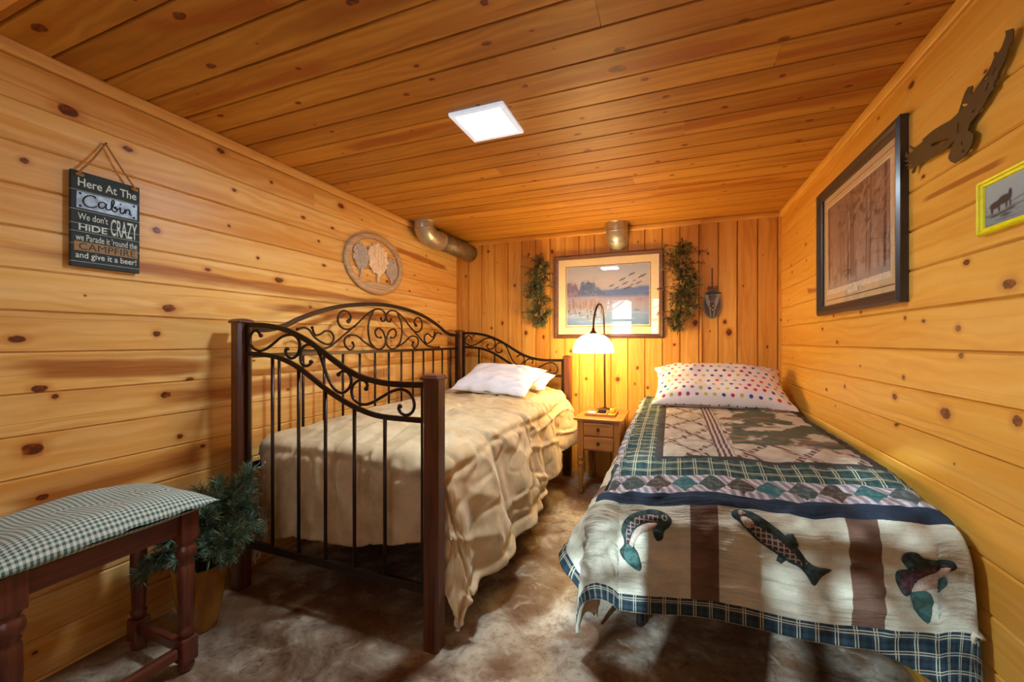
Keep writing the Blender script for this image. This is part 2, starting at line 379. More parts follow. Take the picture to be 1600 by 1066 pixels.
M = {}
M['pine_wall'] = pine('pine wall', hexc('#F6D28C'), hexc('#E6B056'), hexc('#C47C28'))
M['pine_back'] = pine('pine back', hexc('#EEBE66'), hexc('#DEA242'), hexc('#B87422'))
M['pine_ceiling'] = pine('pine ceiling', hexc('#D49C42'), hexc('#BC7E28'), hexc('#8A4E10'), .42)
M['pine_right'] = pine('pine right', hexc('#F5C866'), hexc('#ECB03C'), hexc('#CC881E'))

def stained(name, c1, c2, rough=.3, axis=2, coat=.3, fr=60):
    g = G(name); x, y, z = g.sep(g.obj())
    k = [fr, fr, fr]; k[axis] = 3.0
    n = g.noise(g.comb(x*k[0], y*k[1], z*k[2]), 1.0, 4, .6)
    g.p(Base_Color=g.mix(n.ss(.3, .72), c1, c2), Roughness=(n*.15+rough))
    g.bsdf.inputs['Coat Weight'].default_value = coat
    g.bsdf.inputs['Coat Roughness'].default_value = .2
    return g.mat
M['mahogany'] = stained('mahogany', hexc('#46210F'), hexc('#6A381C'), .3)
M['mahogany_x'] = stained('mahogany bar', hexc('#4A1F0F'), hexc('#6B3018'), .3, 1)
M['bench_wood'] = stained('bench wood', hexc('#4B2114'), hexc('#6B3420'), .26)
M['bench_wood_y'] = stained('bench rail wood', hexc('#4B2114'), hexc('#6B3420'), .26, 1)
M['maple'] = stained('maple', hexc('#8A5420'), hexc('#A2692C'), .3)
M['maple_x'] = stained('maple face', hexc('#8E5822'), hexc('#A66E30'), .3, 0)
M['iron'] = plain('bronzed iron', hexc('#33241C'), .34, .55)
M['steel_dark'] = plain('dark steel', hexc('#26221F'), .45, .6)
M['brass_dark'] = plain('antique brass', hexc('#4A3620'), .35, .8)
M['bronze'] = plain('lamp bronze', hexc('#3E2A1A'), .35, .7)
M['galv'] = plain('galvanised metal', hexc('#BDB8AC'), .36, .75)
M['white_cloth'] = plain('white cotton', hexc('#F4F4F6'), .85, var=.01)
M['rubber'] = plain('black rubber', hexc('#15130F'), .7)
M['frame_brown'] = stained('walnut frame', hexc('#4E2C1A'), hexc('#6B4028'), .3, 0)
M['frame_dark'] = stained('black frame', hexc('#1C1A1A'), hexc('#34302E'), .28, 2)
M['yellow'] = plain('yellow paint', hexc('#FFF000'), .45)
M['mat_cream'] = plain('cream mat board', hexc('#F0DCB6'), .8, var=.03)
M['mat_tan'] = plain('tan mat board', hexc('#DCC49C'), .8, var=.03)
M['mat_line'] = plain('mat bevel', hexc('#6E4A34'), .8)
M['print_white'] = plain('print paper', hexc('#EADFCB'), .8)
M['rope'] = plain('jute rope', hexc('#A9763E'), .9)
M['slate_paint'] = plain('slate paint', hexc('#1E2A2E'), .7)
M['slat_edge'] = plain('slat gap', hexc('#9FB0A8'), .8)
M['letter_white'] = plain('white lettering', hexc('#C9DAD2'), .7)
M['letter_black'] = plain('black lettering', hexc('#15181A'), .6)
M['tan_wood'] = plain('tan wood strip', hexc('#9A7A4E'), .7)
M['eagle'] = plain('brown painted steel', hexc('#54401E'), .5, .1)
M['slate'] = plain('slate plaque', hexc('#4A423E'), .55)
M['slate_pale'] = plain('pale plaque inlay', hexc('#9C9488'), .55)
M['ribbon'] = plain('brown ribbon', hexc('#5E4030'), .8)
M['plaque_wood'] = stained('weathered wood', hexc('#A8845E'), hexc('#C4A27C'), .6, 1, 0)
M['plaque_pale'] = stained('pale tree wood', hexc('#E0C09A'), hexc('#EED4AE'), .6, 2, 0)
M['plaque_grey'] = plain('grey tree wood', hexc('#B4A292'), .7)
M['twig'] = plain('brown twig', hexc('#3A2416'), .9)
M['cone'] = plain('pine cone', hexc('#5A3A20'), .85)
M['outdoor_bark'] = plain('grey bark', hexc('#8A8E92'), .9)
M['lining'] = plain('white sherpa lining', hexc('#D8D4CC'), .95)
M['quilt_back'] = plain('quilt backing', hexc('#C8BCA2'), .95)
M['window_paint'] = plain('window frame paint', hexc('#B0743A'), .4)
M['tray_wood'] = plain('tray wood', hexc('#B27A3A'), .5)
M['soap'] = plain('white plastic', hexc('#E8E2DA'), .4)
M['black_plastic'] = plain('black plastic', hexc('#1A1816'), .4)
M['amber_wax'] = plain('amber wax', hexc('#E0A030'), .4)
M['tag_pink'] = plain('care tag', hexc('#C8B4A8'), .8)

def rust_metal():
    g = G('rusty duct'); o = g.obj()
    n = g.noise(o, 55, 4, .7); b = g.noise(o, 9, 3)
    c = g.mix(n.ss(.45, .62), hexc('#8C8272'), hexc('#7A5A34'))
    c = g.mix(b.ss(.4, .7)*.5, c, hexc('#5E4220'))
    g.p(Base_Color=c, Roughness=(n*.3+.35), Metallic=.55); g.bump(n, .3, .002)
    return g.mat
M['rust'] = rust_metal()

def needles(name, a, b):
    g = G(name); n = g.noise(g.obj(), 26, 2); w = g.white(g.obj())
    g.p(Base_Color=g.mix(n.ss(.3, .7), a, b), Roughness=.65); return g.mat
M['needle_olive'] = needles('olive needles', hexc('#6A602E'), hexc('#968A50'))
M['needle_dark'] = needles('dark needles', hexc('#3A4A2A'), hexc('#667042'))
M['needle_green'] = needles('green needles', hexc('#2E4A38'), hexc('#7EA088'))
M['needle_tip'] = needles('brown tips', hexc('#5A3C26'), hexc('#86623A'))

def ceramic():
    g = G('amber glaze'); o = g.obj(); x, y, z = g.sep(o)
    n = g.noise(g.comb(x*8, y*8, z*2.5), 1, 3)
    g.p(Base_Color=g.mix(n.ss(.3, .7), hexc('#7A4E12'), hexc('#B5802A')), Roughness=.18); return g.mat
M['glaze'] = ceramic()

def floor_mat():
    g = G('mottled slate floor'); o = g.obj(); x, y, z = g.sep(o)
    big = g.noise(o, 2.3, 5, .62, .8); mid = g.noise(o, 7.5, 5, .65, 1.2); fine = g.noise(o, 46, 5, .7)
    c = g.mix(big.ss(.38, .66), hexc('#6E4E34'), hexc('#BDB29C'))
    c = g.mix(mid.ss(.42, .70)*.7, c, hexc('#6E4E38'))
    c = g.mix((1.0-mid).ss(.56, .74)*.6, c, hexc('#D2C8B2'))
    c = g.mix(fine.ss(.5, .72)*.55, c, hexc('#45352A'))
    # veins that wander through the sheet
    vn = g.noise(o, 3.1, 3, .6, 1.6)
    vein = (1.0-(vn-.5).abs()*40.0).max(0.0)*mid.ss(.45, .62)
    c = g.mix(vein*.5, c, hexc('#2E221A'))
    tx = ((x*2.4+g.noise(o, 4, 2)*.06).frac()-.5).abs(); ty = ((y*2.4+g.noise(o, 5, 2)*.06+.3).frac()-.5).abs()
    joint = (tx.max(ty)).ss(.492, .499)
    c = g.mix(joint*.15, c, hexc('#3A2C22'))
    g.p(Base_Color=c, Roughness=(fine*.22+.30))
    g.bump(fine*.7+mid*.8-vein*.3-joint*.1, .45, .004)
    return g.mat
M['floor'] = floor_mat()

def glass(name, f0=.04):
    """Clear sheet: see-through, mirror-like by Schlick's law, the same from both faces."""
    m = bpy.data.materials.new(name); m.use_nodes = True; nt = m.node_tree; nt.nodes.clear()
    N = nt.nodes.new; out = N('ShaderNodeOutputMaterial'); mx = N('ShaderNodeMixShader')
    ge = N('ShaderNodeNewGeometry'); dp = N('ShaderNodeVectorMath'); dp.operation = 'DOT_PRODUCT'
    nt.links.new(ge.outputs['Incoming'], dp.inputs[0]); nt.links.new(ge.outputs['Normal'], dp.inputs[1])
    def mm(op, x, y):
        n = N('ShaderNodeMath'); n.operation = op
        for i, v in enumerate((x, y)):
            if isinstance(v, (int, float)): n.inputs[i].default_value = v
            elif v is not None: nt.links.new(v, n.inputs[i])
        return n.outputs[0]
    c = mm('SUBTRACT', 1.0, mm('ABSOLUTE', dp.outputs['Value'], None)); f = mm('ADD', mm('MULTIPLY', mm('POWER', c, 5.0), 1-f0), f0)
    tr = N('ShaderNodeBsdfTransparent'); gl = N('ShaderNodeBsdfGlossy'); gl.inputs['Roughness'].default_value = .0
    nt.links.new(f, mx.inputs[0]); nt.links.new(tr.outputs[0], mx.inputs[1])
    nt.links.new(gl.outputs[0], mx.inputs[2]); nt.links.new(mx.outputs[0], out.inputs[0]); return m
M['pane'] = glass('window glass'); M['picture_glass'] = glass('picture glass', .15)

def emit(name, col, strength):
    g = G(name); g.p(Base_Color=(.9, .9, .9, 1), Roughness=.5)
    g.bsdf.inputs['Emission Color'].default_value = col
    g.bsdf.inputs['Emission Strength'].default_value = strength; return g.mat
M['panel'] = emit('light panel', (0.74, 0.89, 1.0, 1), PANEL_STRENGTH)
M['shade'] = emit('frosted glass shade', (1.0, 0.66, 0.25, 1), SHADE_STRENGTH)
M['panel_rim'] = emit('glowing acrylic rim', (.55, .78, 1.0, 1), .5)

def suede():
    g = G('beige suede'); o = g.obj()
    n = g.noise(o, 9, 4, .6); f = g.noise(o, 90, 2)
    c = g.mix(n.ss(.3, .7), hexc('#B49C72'), hexc('#D0BA92'))
    g.p(Base_Color=c, Roughness=.7); g.bsdf.inputs['Sheen Weight'].default_value = .35
    g.bsdf.inputs['Sheen Roughness'].default_value = .4
    g.bump(n*.6+f*.2, .25, .004); return g.mat
M['suede'] = suede()

def dots():
    g = G('polka dot cotton'); a, b, q = g.sep(g.attr('puv'))
    s = .052
    row = (b/s).floor(); x = a/s+row*.5
    cx, cy = x.floor(), row
    d = (((x-cx-.5)*(x-cx-.5))+((b/s-cy-.5)*(b/s-cy-.5))).sqrt()
    w = g.white(g.comb(cx, cy, 2.0))
    col = g.ramp(w, [(0, hexc('#C0304A')), (.2, hexc('#2A4A9A')), (.42, hexc('#C8B83A')), (.6, hexc('#6AA6C4')), (.8, hexc('#A03A7A'))], 'CONSTANT')
    g.p(Base_Color=g.mix((.235-d).ss(0, .03), hexc('#E6E2E0'), col), Roughness=.85)
    g.bump(g.noise(g.attr('puv'), 30, 3), .2, .004); return g.mat
M['dots'] = dots()

def gingham():
    g = G('green gingham'); a, b, q = g.sep(g.attr('puv')); s = 1/.0125
    fa = ((a*s).frac() > .5); fb = ((b*s).frac() > .5)
    c = g.mix((fa+fb)*.5, hexc('#CBD3C6'), hexc('#3E605C'))
    g.p(Base_Color=c, Roughness=.85); g.bump(g.noise(g.attr('puv'), 200, 2), .2, .002); return g.mat
M['gingham'] = gingham()

def quilt_mat(x0, x1, y0, y1):
    """Patchwork laid out by distance from the border of the quilt (a,b are metres on the cloth)."""
    g = G('patchwork quilt'); at = g.attr('quv'); a, b, q = g.sep(at)
    ea = (a-x0).min(x1-a); eb = (b-y0).min(y1-b); e = ea.min(eb)
    along = g.math('ADD', a*(ea > eb), b*(1.0-(ea > eb)))
    fine = g.noise(at, 160, 2); n = g.noise(at, 12, 3); big = g.noise(at, 5.5, 3, .6)
    cream = g.mix(n.ss(.3, .7), hexc('#B6B096'), hexc('#CCC7B0'))
    # plaid
    def plaid(sp, base1, base2, line):
        fa = ((a/sp).frac()-.5).abs(); fb = ((b/sp).frac()-.5).abs()
        la = (((fa-.075).abs()) < .030); lb = (((fb-.075).abs()) < .030)
        chk = ((a/sp*2.0).frac() > .5)*.5+((b/sp*2.0).frac() > .5)*.5
        c = g.mix(chk, base1, base2)
        return g.mix((la.max(lb)).min(1.0)*.85, c, line)
    pl = plaid(.055, hexc('#16302E'), hexc('#2A4A46'), hexc('#B9B493'))
    pl2 = plaid(.046, hexc('#122030'), hexc('#1E3A40'), hexc('#BDB79A'))
    navy = g.mix(n.ss(.35, .65), hexc('#101C2C'), hexc('#1E2E40'))
    # diamonds in a row
    sp = .088; mid = .4515
    k = (along/sp).floor(); ax = ((along/sp).frac()-.5).abs(); ay = ((e-mid)/.108).abs()
    w = (k*.3334).frac()
    dia = g.ramp(w, [(0, hexc('#2C5F60')), (.3, hexc('#3C4440')), (.63, hexc('#4A3A30'))], 'CONSTANT')
    dia = g.mix(g.noise(at, 60, 3).ss(.5, .6)*.35, dia, hexc('#7A8478'))
    ticking = g.mix(((along+e*.6)*230.0).sin().ss(-.2, .4), hexc('#8A7E80'), hexc('#BDB2B0'))
    dz = g.mix((ax+ay) < .5, ticking, dia)
    # centre panel: log-fence lattice, trees and water
    p1 = ((a*.9+b*.55)/.17).frac(); p2 = ((a*.9-b*.55)/.17).frac()
    lat = ((p1-.5).abs() < .09).max((p2-.5).abs() < .09) if False else g.math('MAXIMUM', (p1-.5).abs() < .085, (p2-.5).abs() < .085)
    rope = g.mix(((a+b)*180.0).sin().ss(-.3, .3), hexc('#5A3A32'), hexc('#A89484'))
    ctr = g.mix(lat, g.mix(n.ss(.35, .65), hexc('#A8967E'), hexc('#BDB09A')), rope)
    inner = g.math('MULTIPLY', (a > .25), (b > 2.0))
    scene = g.mix(big.ss(.44, .5), hexc('#BDB09A'), hexc('#4E5240'))
    scene = g.mix(g.noise(g.comb(a*3, b*9, 4.0), 1.6, 3).ss(.55, .62), scene, hexc('#7A5C4E'))
    ctr = g.mix(inner, ctr, scene)
    colm = g.math('MULTIPLY', (a > .17), (a < .235))
    ctr = g.mix(colm, ctr, g.mix((a*310.0).sin().ss(-.2, .2), hexc('#5A3A34'), hexc('#B5A698')))
    # brown tree-trunk columns on the skirt
    trunk = g.math('MAXIMUM', ((a-.098).abs() < .041), ((a-.513).abs() < .038))
    trunkl = ((b-2.35).abs() < .045).max((b-1.9).abs() < .045)
    isfront = (ea > eb)
    tr = trunk*isfront+trunkl*(1.0-isfront)
    skirt = g.mix(tr, cream, g.mix(n.ss(.3, .7), hexc('#5E4232'), hexc('#745642')))
    c = g.mix(e > .055, pl2, skirt)
    c = g.mix(e > .345, c, navy)
    c = g.mix(e > .395, c, dz)
    c = g.mix(e > .508, c, pl)
    c = g.mix(e > .640, c, g.mix(.5, hexc('#2E2A28'), hexc('#3E3A36')))
    c = g.mix(e > .672, c, ctr)
    c = g.mix(fine*.22, c, hexc('#2A2620'), 'MULTIPLY')
    g.p(Base_Color=c, Roughness=.88)
    rib = g.noise(g.comb(a*9.0, b*70.0, 1.0), 1.0, 3)
    g.bump(fine*.2+n*.7+rib*1.0, 1.0, .010)
    return g.mat

def patch(name, a, b, sc=60):
    g = G(name); n = g.noise(g.obj(), sc, 3); g.p(Base_Color=g.mix(n.ss(.4, .6), a, b), Roughness=.9); return g.mat
M['fish_green'] = patch('dark green patch', hexc('#1C2A28'), hexc('#33423C'))
M['fish_green2'] = patch('green leaf patch', hexc('#2A4A44'), hexc('#3E625A'))
M['fish_maroon'] = patch('maroon patch', hexc('#3A1E22'), hexc('#5A363A'), 90)
M['fish_tan'] = patch('tan patch', hexc('#A6917E'), hexc('#BBA998'), 140)
def fish_plaid():
    g = G('brown plaid patch'); x, y, z = g.sep(g.obj())
    fa = ((x*70).frac() > .75); fb = ((z*70).frac() > .75)
    g.p(Base_Color=g.mix(fa.max(fb), hexc('#3A2A28'), hexc('#9A8A80')), Roughness=.9); return g.mat
M['fish_plaid'] = fish_plaid()

def painted(name):
    g = G(name); g.p(Base_Color=g.acol('paint'), Roughness=.75); return g.mat
M['paint'] = painted('printed picture')
# ---------------------------------------------------------------- panelled walls, ceiling, floor
def boards_mesh(name, O, U, V, rows, mat, knots, streaks, seed, krand=(.5, 1.3), depth=.013, bev=.0055, back=.03):
    """rows: (v0, v1, [(ua, ub), ...]) - every (ua,ub) is one board. Carries board / knot / streak coordinates."""
    rnd = random.Random(seed)
    O, U, V = Vector(O), Vector(U), Vector(V); N = U.cross(V)
    vs, fs, B, K, T = [], [], [], [], []
    def quad(ps, b, k, t):
        i = len(vs); vs.extend(O+U*p[0]+V*p[1]+N*p[2] for p in ps); fs.append((i, i+1, i+2, i+3))
        B.extend(b); K.extend(k); T.extend(t)
    for v0, v1, pieces in rows:
        for ua, ub in pieces:
            bid = rnd.random()
            ks = [(u, v, s) for u, v, s in knots if ua+.01 < u < ub-.01 and v0 < v < v1]
            u = ua+rnd.uniform(.05, .5)
            while u < ub-.05:
                if all(abs(u-q[0]) > .14 for q in ks):
                    ks.append((u, rnd.uniform(v0+.02, v1-.02), rnd.choice((.35, .45, .55, .75))))
                u += rnd.uniform(*krand)
            ks.sort(); kk = []
            for q in ks:
                if kk and q[0]-kk[-1][0] < .075:
                    if q[2] > kk[-1][2]: kk[-1] = q
                else: kk.append(q)
            cuts = [ua+.0008]+[(kk[i][0]+kk[i+1][0])/2 for i in range(len(kk)-1)]+[ub-.0008]
            if not kk: kk = [(99, 99, 1)]
            stk = None
            for q in streaks:
                if v0 <= (q[1]+q[3])/2 < v1 and max(q[0], ua) < min(q[2], ub): stk = q
            for j, kn in enumerate(kk):
                a, b = cuts[j], cuts[j+1]; ku, kv, ksz = kn; sz = .0098*ksz; tone = (ku*7.3+kv*3.1) % 1
                el = 1.0+.9*((ku*13.7) % 1)
                def at(u, v):
                    kc = ((u-ku)/(sz*el), (v-kv)/sz, tone)
                    if stk:
                        f = (u-stk[0])/(stk[2]-stk[0]); vc = stk[1]+f*(stk[3]-stk[1]); w = (stk[4]+stk[5])/2
                        tc = ((v-vc)/w, f, 1.0)
                    else: tc = (9, .5, 0)
                    return (u, v, bid), kc, tc
                strips = [(v0+.0007, -depth, v0+bev, 0), (v0+bev, 0, v1-bev, 0), (v1-bev, 0, v1-.0007, -depth)]
                for c, dc, d, dd in strips:
                    ps = [(a, c, dc), (b, c, dc), (b, d, dd), (a, d, dd)]
                    z = [at(p[0], p[1]) for p in ps]
                    quad(ps, [q[0] for q in z], [q[1] for q in z], [q[2] for q in z])
    # solid backing so the wall has thickness; one box per board row keeps the openings
    far = [(99, 99, 0)]*4; no = [(9, .5, 0)]*4
    for v0, v1, pieces in rows:
        ua, ub = pieces[0][0], pieces[-1][1]
        spans = []
        for p in pieces:
            if spans and abs(spans[-1][1]-p[0]) < 1e-6: spans[-1][1] = p[1]
            else: spans.append(list(p))
        for a, b in spans:
            d0, d1 = -depth-.002, -back
            for ps in ([(a, v0, d0), (b, v0, d0), (b, v1, d0), (a, v1, d0)], [(a, v1, d1), (b, v1, d1), (b, v0, d1), (a, v0, d1)],
                       [(a, v0, d1), (b, v0, d1), (b, v0, d0), (a, v0, d0)], [(a, v1, d0), (b, v1, d0), (b, v1, d1), (a, v1, d1)],
                       [(a, v0, d0), (a, v1, d0), (a, v1, d1), (a, v0, d1)], [(b, v0, d1), (b, v1, d1), (b, v1, d0), (b, v0, d0)]):
                quad(ps, [(p[0], p[1], .9) for p in ps], far, no)
    o = obj_from(name, vs, fs, mat)
    for nm, dat in (('board', B), ('knot', K), ('streak', T)): vattr(o.data, nm, dat, 'CORNER')
    return structure(o)

def rows_z(z0, step, lo, hi, L, rnd=None, joints=()):
    k = math.floor((lo-z0)/step); out = []; v = z0+k*step
    while v < hi-.001:
        a, b = max(v, lo), min(v+step, hi)
        cut = [c for r, c in joints if abs(r-(v+step/2)) < step/2]
        if rnd and not cut and rnd.random() < .55: cut = [rnd.uniform(.25, .85)*L]
        e = [-.012]+sorted(cut)+[L+.012]
        if b-a > .012: out.append((a, b, [(e[i], e[i+1]) for i in range(len(e)-1)]))
        v += step
    return out

R1 = random.Random(4)
LS2 = [(1.4, 1.31, 3.3, 1.29, .02, .02), (2.5, 1.83, 3.4, 1.80, .02, .02), (-.9, 1.16, .6, 1.15, .03, .03), (1.0, .89, 2.6, .90, .03, .03)]
LEN = BY-FY
# left wall (u = y - FY, v = z); the left wall boards run the whole visible length
boards_mesh('wall_left', (LX, FY, 0), (0, 1, 0), (0, 0, 1), rows_z(1.092, .1355, -.03, 2.115, LEN, None, [(1.97, 1.62-FY+.2), (1.02, 3.0-FY)]),
            M['pine_wall'], [(y-FY, z, s) for y, z, s in LK], [(a-FY, b, c-FY, d, e*1.25, f*1.25) for a, b, c, d, e, f in LS+LS2], 11, depth=.006)
boards_mesh('wall_right', (RX, BY, 0), (0, -1, 0), (0, 0, 1), rows_z(1.1005, .1335, -.03, 2.115, LEN),
            M['pine_right'], [(BY-y, z, s) for y, z, s in RK], [(BY-c, d, BY-a, b, f, e) if c > a else (BY-a, b, BY-c, d, e, f) for a, b, c, d, e, f in RS], 12, (.6, 1.3), depth=.006)
bv = [RX-.025, .6, .465, .335, .217, .199, .062, -.07, -.205, -.34, -.477, -.616, -.75, -.876, -1.013, -1.145, -1.28, -1.415, -1.549, -1.684, -1.825, LX-.012]
brow = [(RX-bv[i], RX-bv[i+1], [(-.03, 2.115)]) for i in range(len(bv)-1)]
brow = [(-.012, .025, [(-.03, 2.115)])]+brow
boards_mesh('wall_back', (RX, BY, 0), (0, 0, 1), (-1, 0, 0), brow, M['pine_back'],
            [(z, RX-x, s) for x, z, s in BK], [], 13, (.5, 1.2))
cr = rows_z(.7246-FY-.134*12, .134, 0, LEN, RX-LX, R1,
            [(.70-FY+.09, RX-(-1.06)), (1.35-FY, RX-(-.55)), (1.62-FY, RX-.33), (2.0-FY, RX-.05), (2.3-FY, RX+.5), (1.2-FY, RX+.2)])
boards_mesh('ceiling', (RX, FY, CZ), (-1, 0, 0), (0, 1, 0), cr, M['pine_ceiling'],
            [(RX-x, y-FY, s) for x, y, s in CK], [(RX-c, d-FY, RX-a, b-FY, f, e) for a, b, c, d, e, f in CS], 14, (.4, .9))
# wall behind the camera, with its windows
fr = []
for v0, v1, _ in rows_z(1.092, .1355, 0, 2.12, RX-LX):
    e = [0.0]; pcs = []
    for a, b, z0, z1 in sorted(WINS, key=lambda w: -w[0]):
        if v1 > z0+.005 and v0 < z1-.005: pcs.append((e[-1], RX-b)); e.append(RX-a)
    pcs.append((e[-1], RX-LX)); fr.append((v0, v1, pcs))
# split rows that straddle a sill or a head so the opening is exact
fr2 = []
for v0, v1, pcs in fr:
    c = [v0]+[z for z in (WINS[0][2], WINS[0][3]) if v0 < z < v1]+[v1]
    for i in range(len(c)-1):
        m = (c[i]+c[i+1])/2
        fr2.append((c[i], c[i+1], pcs if WINS[0][2] < m < WINS[0][3] else [(0, RX-LX)]))
boards_mesh('wall_front', (RX, FY, 0), (-1, 0, 0), (0, 0, 1), fr2, M['pine_wall'], [], [], 15)

fl = MB(); fl.box(LX-.03, RX+.03, FY-.03, BY+.03, -.05, 0)
structure(fl.build('floor', M['floor']))

def strip(name, O, U, V, L, W, T, mat, seed, knots=()):
    """A moulding: bevelled strip L long, W wide, T thick, laid on axes U,V."""
    O, U, V = Vector(O), Vector(U), Vector(V); N = U.cross(V)
    pr = [(0, 0), (0, T*.55), (W*.12, T*.8), (W*.4, T), (W*.85, T), (W, T*.7), (W, 0)]
    vs, fs, B = [], [], []; cuts = [0, L]
    for i in range(len(pr)):
        a, b = pr[i], pr[(i+1) % len(pr)]; j = len(vs)
        ps = [(0, a[0], a[1]), (L, a[0], a[1]), (L, b[0], b[1]), (0, b[0], b[1])]
        vs += [O+U*p[0]+V*p[1]+N*p[2] for p in ps]; fs.append((j, j+1, j+2, j+3)); B += [(p[0], p[1], seed) for p in ps]
    for u in (0, L):
        j = len(vs); vs += [O+U*u+V*q[0]+N*q[1] for q in pr]; r = tuple(range(j, j+len(pr)))
        fs.append(r if u == 0 else r[::-1]); B += [(u, q[0], seed) for q in (pr if u == 0 else pr[::-1])]
    o = obj_from(name, vs, fs, mat); n = len(B)
    vattr(o.data, 'board', B, 'CORNER'); vattr(o.data, 'knot', [(99, 99, 0)]*n, 'CORNER'); vattr(o.data, 'streak', [(9, .5, 0)]*n, 'CORNER')
    return structure(o)
strip('trim_1', (LX, FY, CZ-.044), (0, 1, 0), (0, 0, 1), LEN, .044, .016, M['pine_wall'], .31)
strip('trim_2', (RX, BY, CZ-.044), (0, -1, 0), (0, 0, 1), LEN, .044, .016, M['pine_right'], .47)
strip('trim_3', (LX+.016, BY, CZ-.042), (1, 0, 0), (0, 0, 1), .215-LX-.016, .042, .015, M['pine_back'], .62)
strip('trim_4', (.22, BY, CZ-.040), (1, 0, 0), (0, 0, 1), RX-.016-.22, .040, .017, M['pine_back'], .22)
strip('trim_5', (.222, BY, 0), (0, 0, 1), (-1, 0, 0), CZ-.003, .011, .010, M['pine_back'], .82)
strip('trim_6', (RX-.02, .50, CZ), (-1, 0, 0), (0, 1, 0), RX-LX-.04, .062, .012, M['pine_wall'], .72)

for i, (a, b, z0, z1) in enumerate(WINS):
    w = MB(); t = .07
    for x0, x1, q0, q1 in ((a-t, a, z0-t, z1+t), (b, b+t, z0-t, z1+t), (a, b, z0-t, z0), (a, b, z1, z1+t)):
        w.box(x0, x1, FY, FY+.018, q0, q1, .003)
    for x0, x1, q0, q1 in ((a, a+.012, z0, z1), (b-.012, b, z0, z1), (a, b, z0, z0+.012), (a, b, z1-.012, z1)):
        w.box(x0, x1, FY-.055, FY, q0, q1)
    win = structure(w.build('window_%d' % (i+1), M['window_paint']))
    s = MB(); zm = (z0+z1)/2+.07
    for q0, q1, y in ((z0+.012, zm+.02, FY-.022), (zm-.02, z1-.012, FY-.045)):
        for x0, x1, p0, p1 in ((a+.012, a+.045, q0, q1), (b-.045, b-.012, q0, q1), (a+.045, b-.045, q0, q0+.035), (a+.045, b-.045, q1-.035, q1)):
            s.box(x0, x1, y-.012, y+.008, p0, p1, .002)
    s.build('sash', M['window_paint'], win)
    p = MB(); p.box(a+.045, b-.045, FY-.026, FY-.022, z0+.04, zm-.01); p.box(a+.045, b-.045, FY-.049, FY-.045, zm+.01, z1-.04)
    p.build('pane', M['pane'], win)
tr = MB(); rt = random.Random(3)
for x, y, r in ((-1.9, -3.6, .04), (-2.4, -4.6, .05), (-.76, -3.2, .018), (-.95, -5.2, .03), (-.30, -3.9, .022), (.1, -4.8, .03), (.5, -3.5, .035), (-2.8, -5.0, .07), (1.2, -4.5, .06), (-.62, -6.5, .03), (-1.75, -6.2, .05), (-1.5, -3.3, .016)):
    tr.tube(spline([(x+rt.uniform(-.05, .05), y, -.3), (x+rt.uniform(-.05, .05), y, 1.2), (x+rt.uniform(-.1, .1), y, 2.6), (x+rt.uniform(-.15, .15), y, 5)], 4), r)
    for k in range(22):
        z = rt.uniform(2.0, 4); s = rt.choice((-1, 1)); l = rt.uniform(.4, 1.1)
        tr.tube(spline([(x, y, z), (x+s*l*.5, y+rt.uniform(-.2, .2), z+.25), (x+s*l, y+rt.uniform(-.3, .3), z+.7)], 3), [.018]*3+[.012]*3+[.005], 5)
        for q in range(4): 
            a = rt.uniform(.3, 1); c = (x+s*l*a, y, z+.7*a); tr.tube([c, (c[0]+rt.uniform(-.25, .25), y+rt.uniform(-.1, .1), c[2]+rt.uniform(-.1, .3))], [.012, .006], 5)
tag(tr.build('treeline', M['outdoor_bark']), 'bare grey trees outside the windows, seen only mirrored in the picture glass', 'trees', None, 'stuff')

# ---------------------------------------------------------------- ceiling light
cl = thing('ceiling_light', 'square white flush light panel glowing on the plank ceiling', 'ceiling light', (-.748, 1.625, CZ))
m = MB(); x0, x1, y0, y1 = -.872, -.624, 1.500, 1.748
for a, b, c, d in ((x0, x1, y0, y0+.024), (x0, x1, y1-.024, y1), (x0, x0+.024, y0+.024, y1-.024), (x1-.024, x1, y0+.024, y1-.024)):
    m.box(a, b, c, d, CZ-.014, CZ, .003)
m.build('frame', M['panel_rim'], cl)
m = MB(); m.box(x0+.024, x1-.024, y0+.024, y1-.024, CZ-.010, CZ-.002); m.build('diffuser', M['panel'], cl)

# ---------------------------------------------------------------- ducts
def ring(mb, c, d, r, w=.006, h=.004, m=0):
    c, d = Vector(c), Vector(d).normalized(); mb.tube([c-d*h, c-d*h*.4, c+d*h*.4, c+d*h], [r, r+w*.5, r+w*.5, r], 24, m)
du = thing('stove_pipe', 'long rusty metal duct in the corner above the left wall, running to the back wall', 'duct', (-1.84, 2.82, CZ))
dr = .076
pipe0, pipe1 = Vector((-1.836, 3.02, 1.985)), Vector((-1.80, 3.515, 1.965))
m = MB(); m.tube([pipe0, pipe1], dr, 32); m.build('pipe', M['rust'], du)
m = MB(); el = spline([(-1.852, 2.80, CZ-.002), (-1.852, 2.803, CZ-.04), (-1.85, 2.84, CZ-.085), (-1.843, 2.93, CZ-.11), (-1.836, 3.03, 1.984)], 4)
m.tube(el, dr+.003, 32); ring(m, el[4], el[5]-el[3], dr+.003); ring(m, el[9], el[10]-el[8], dr+.003); ring(m, el[-2], el[-1]-el[-3], dr+.003)
m.build('elbow', M['galv'], du)
m = MB(); m.tube([(-1.852, 2.80, CZ-.006), (-1.852, 2.80, CZ)], dr+.014, 32); m.build('collar', M['galv'], du)
d2 = thing('vent_elbow', 'short galvanised vent elbow bending from the ceiling into the back wall above the geese picture', 'duct', (-.415, 3.42, CZ))
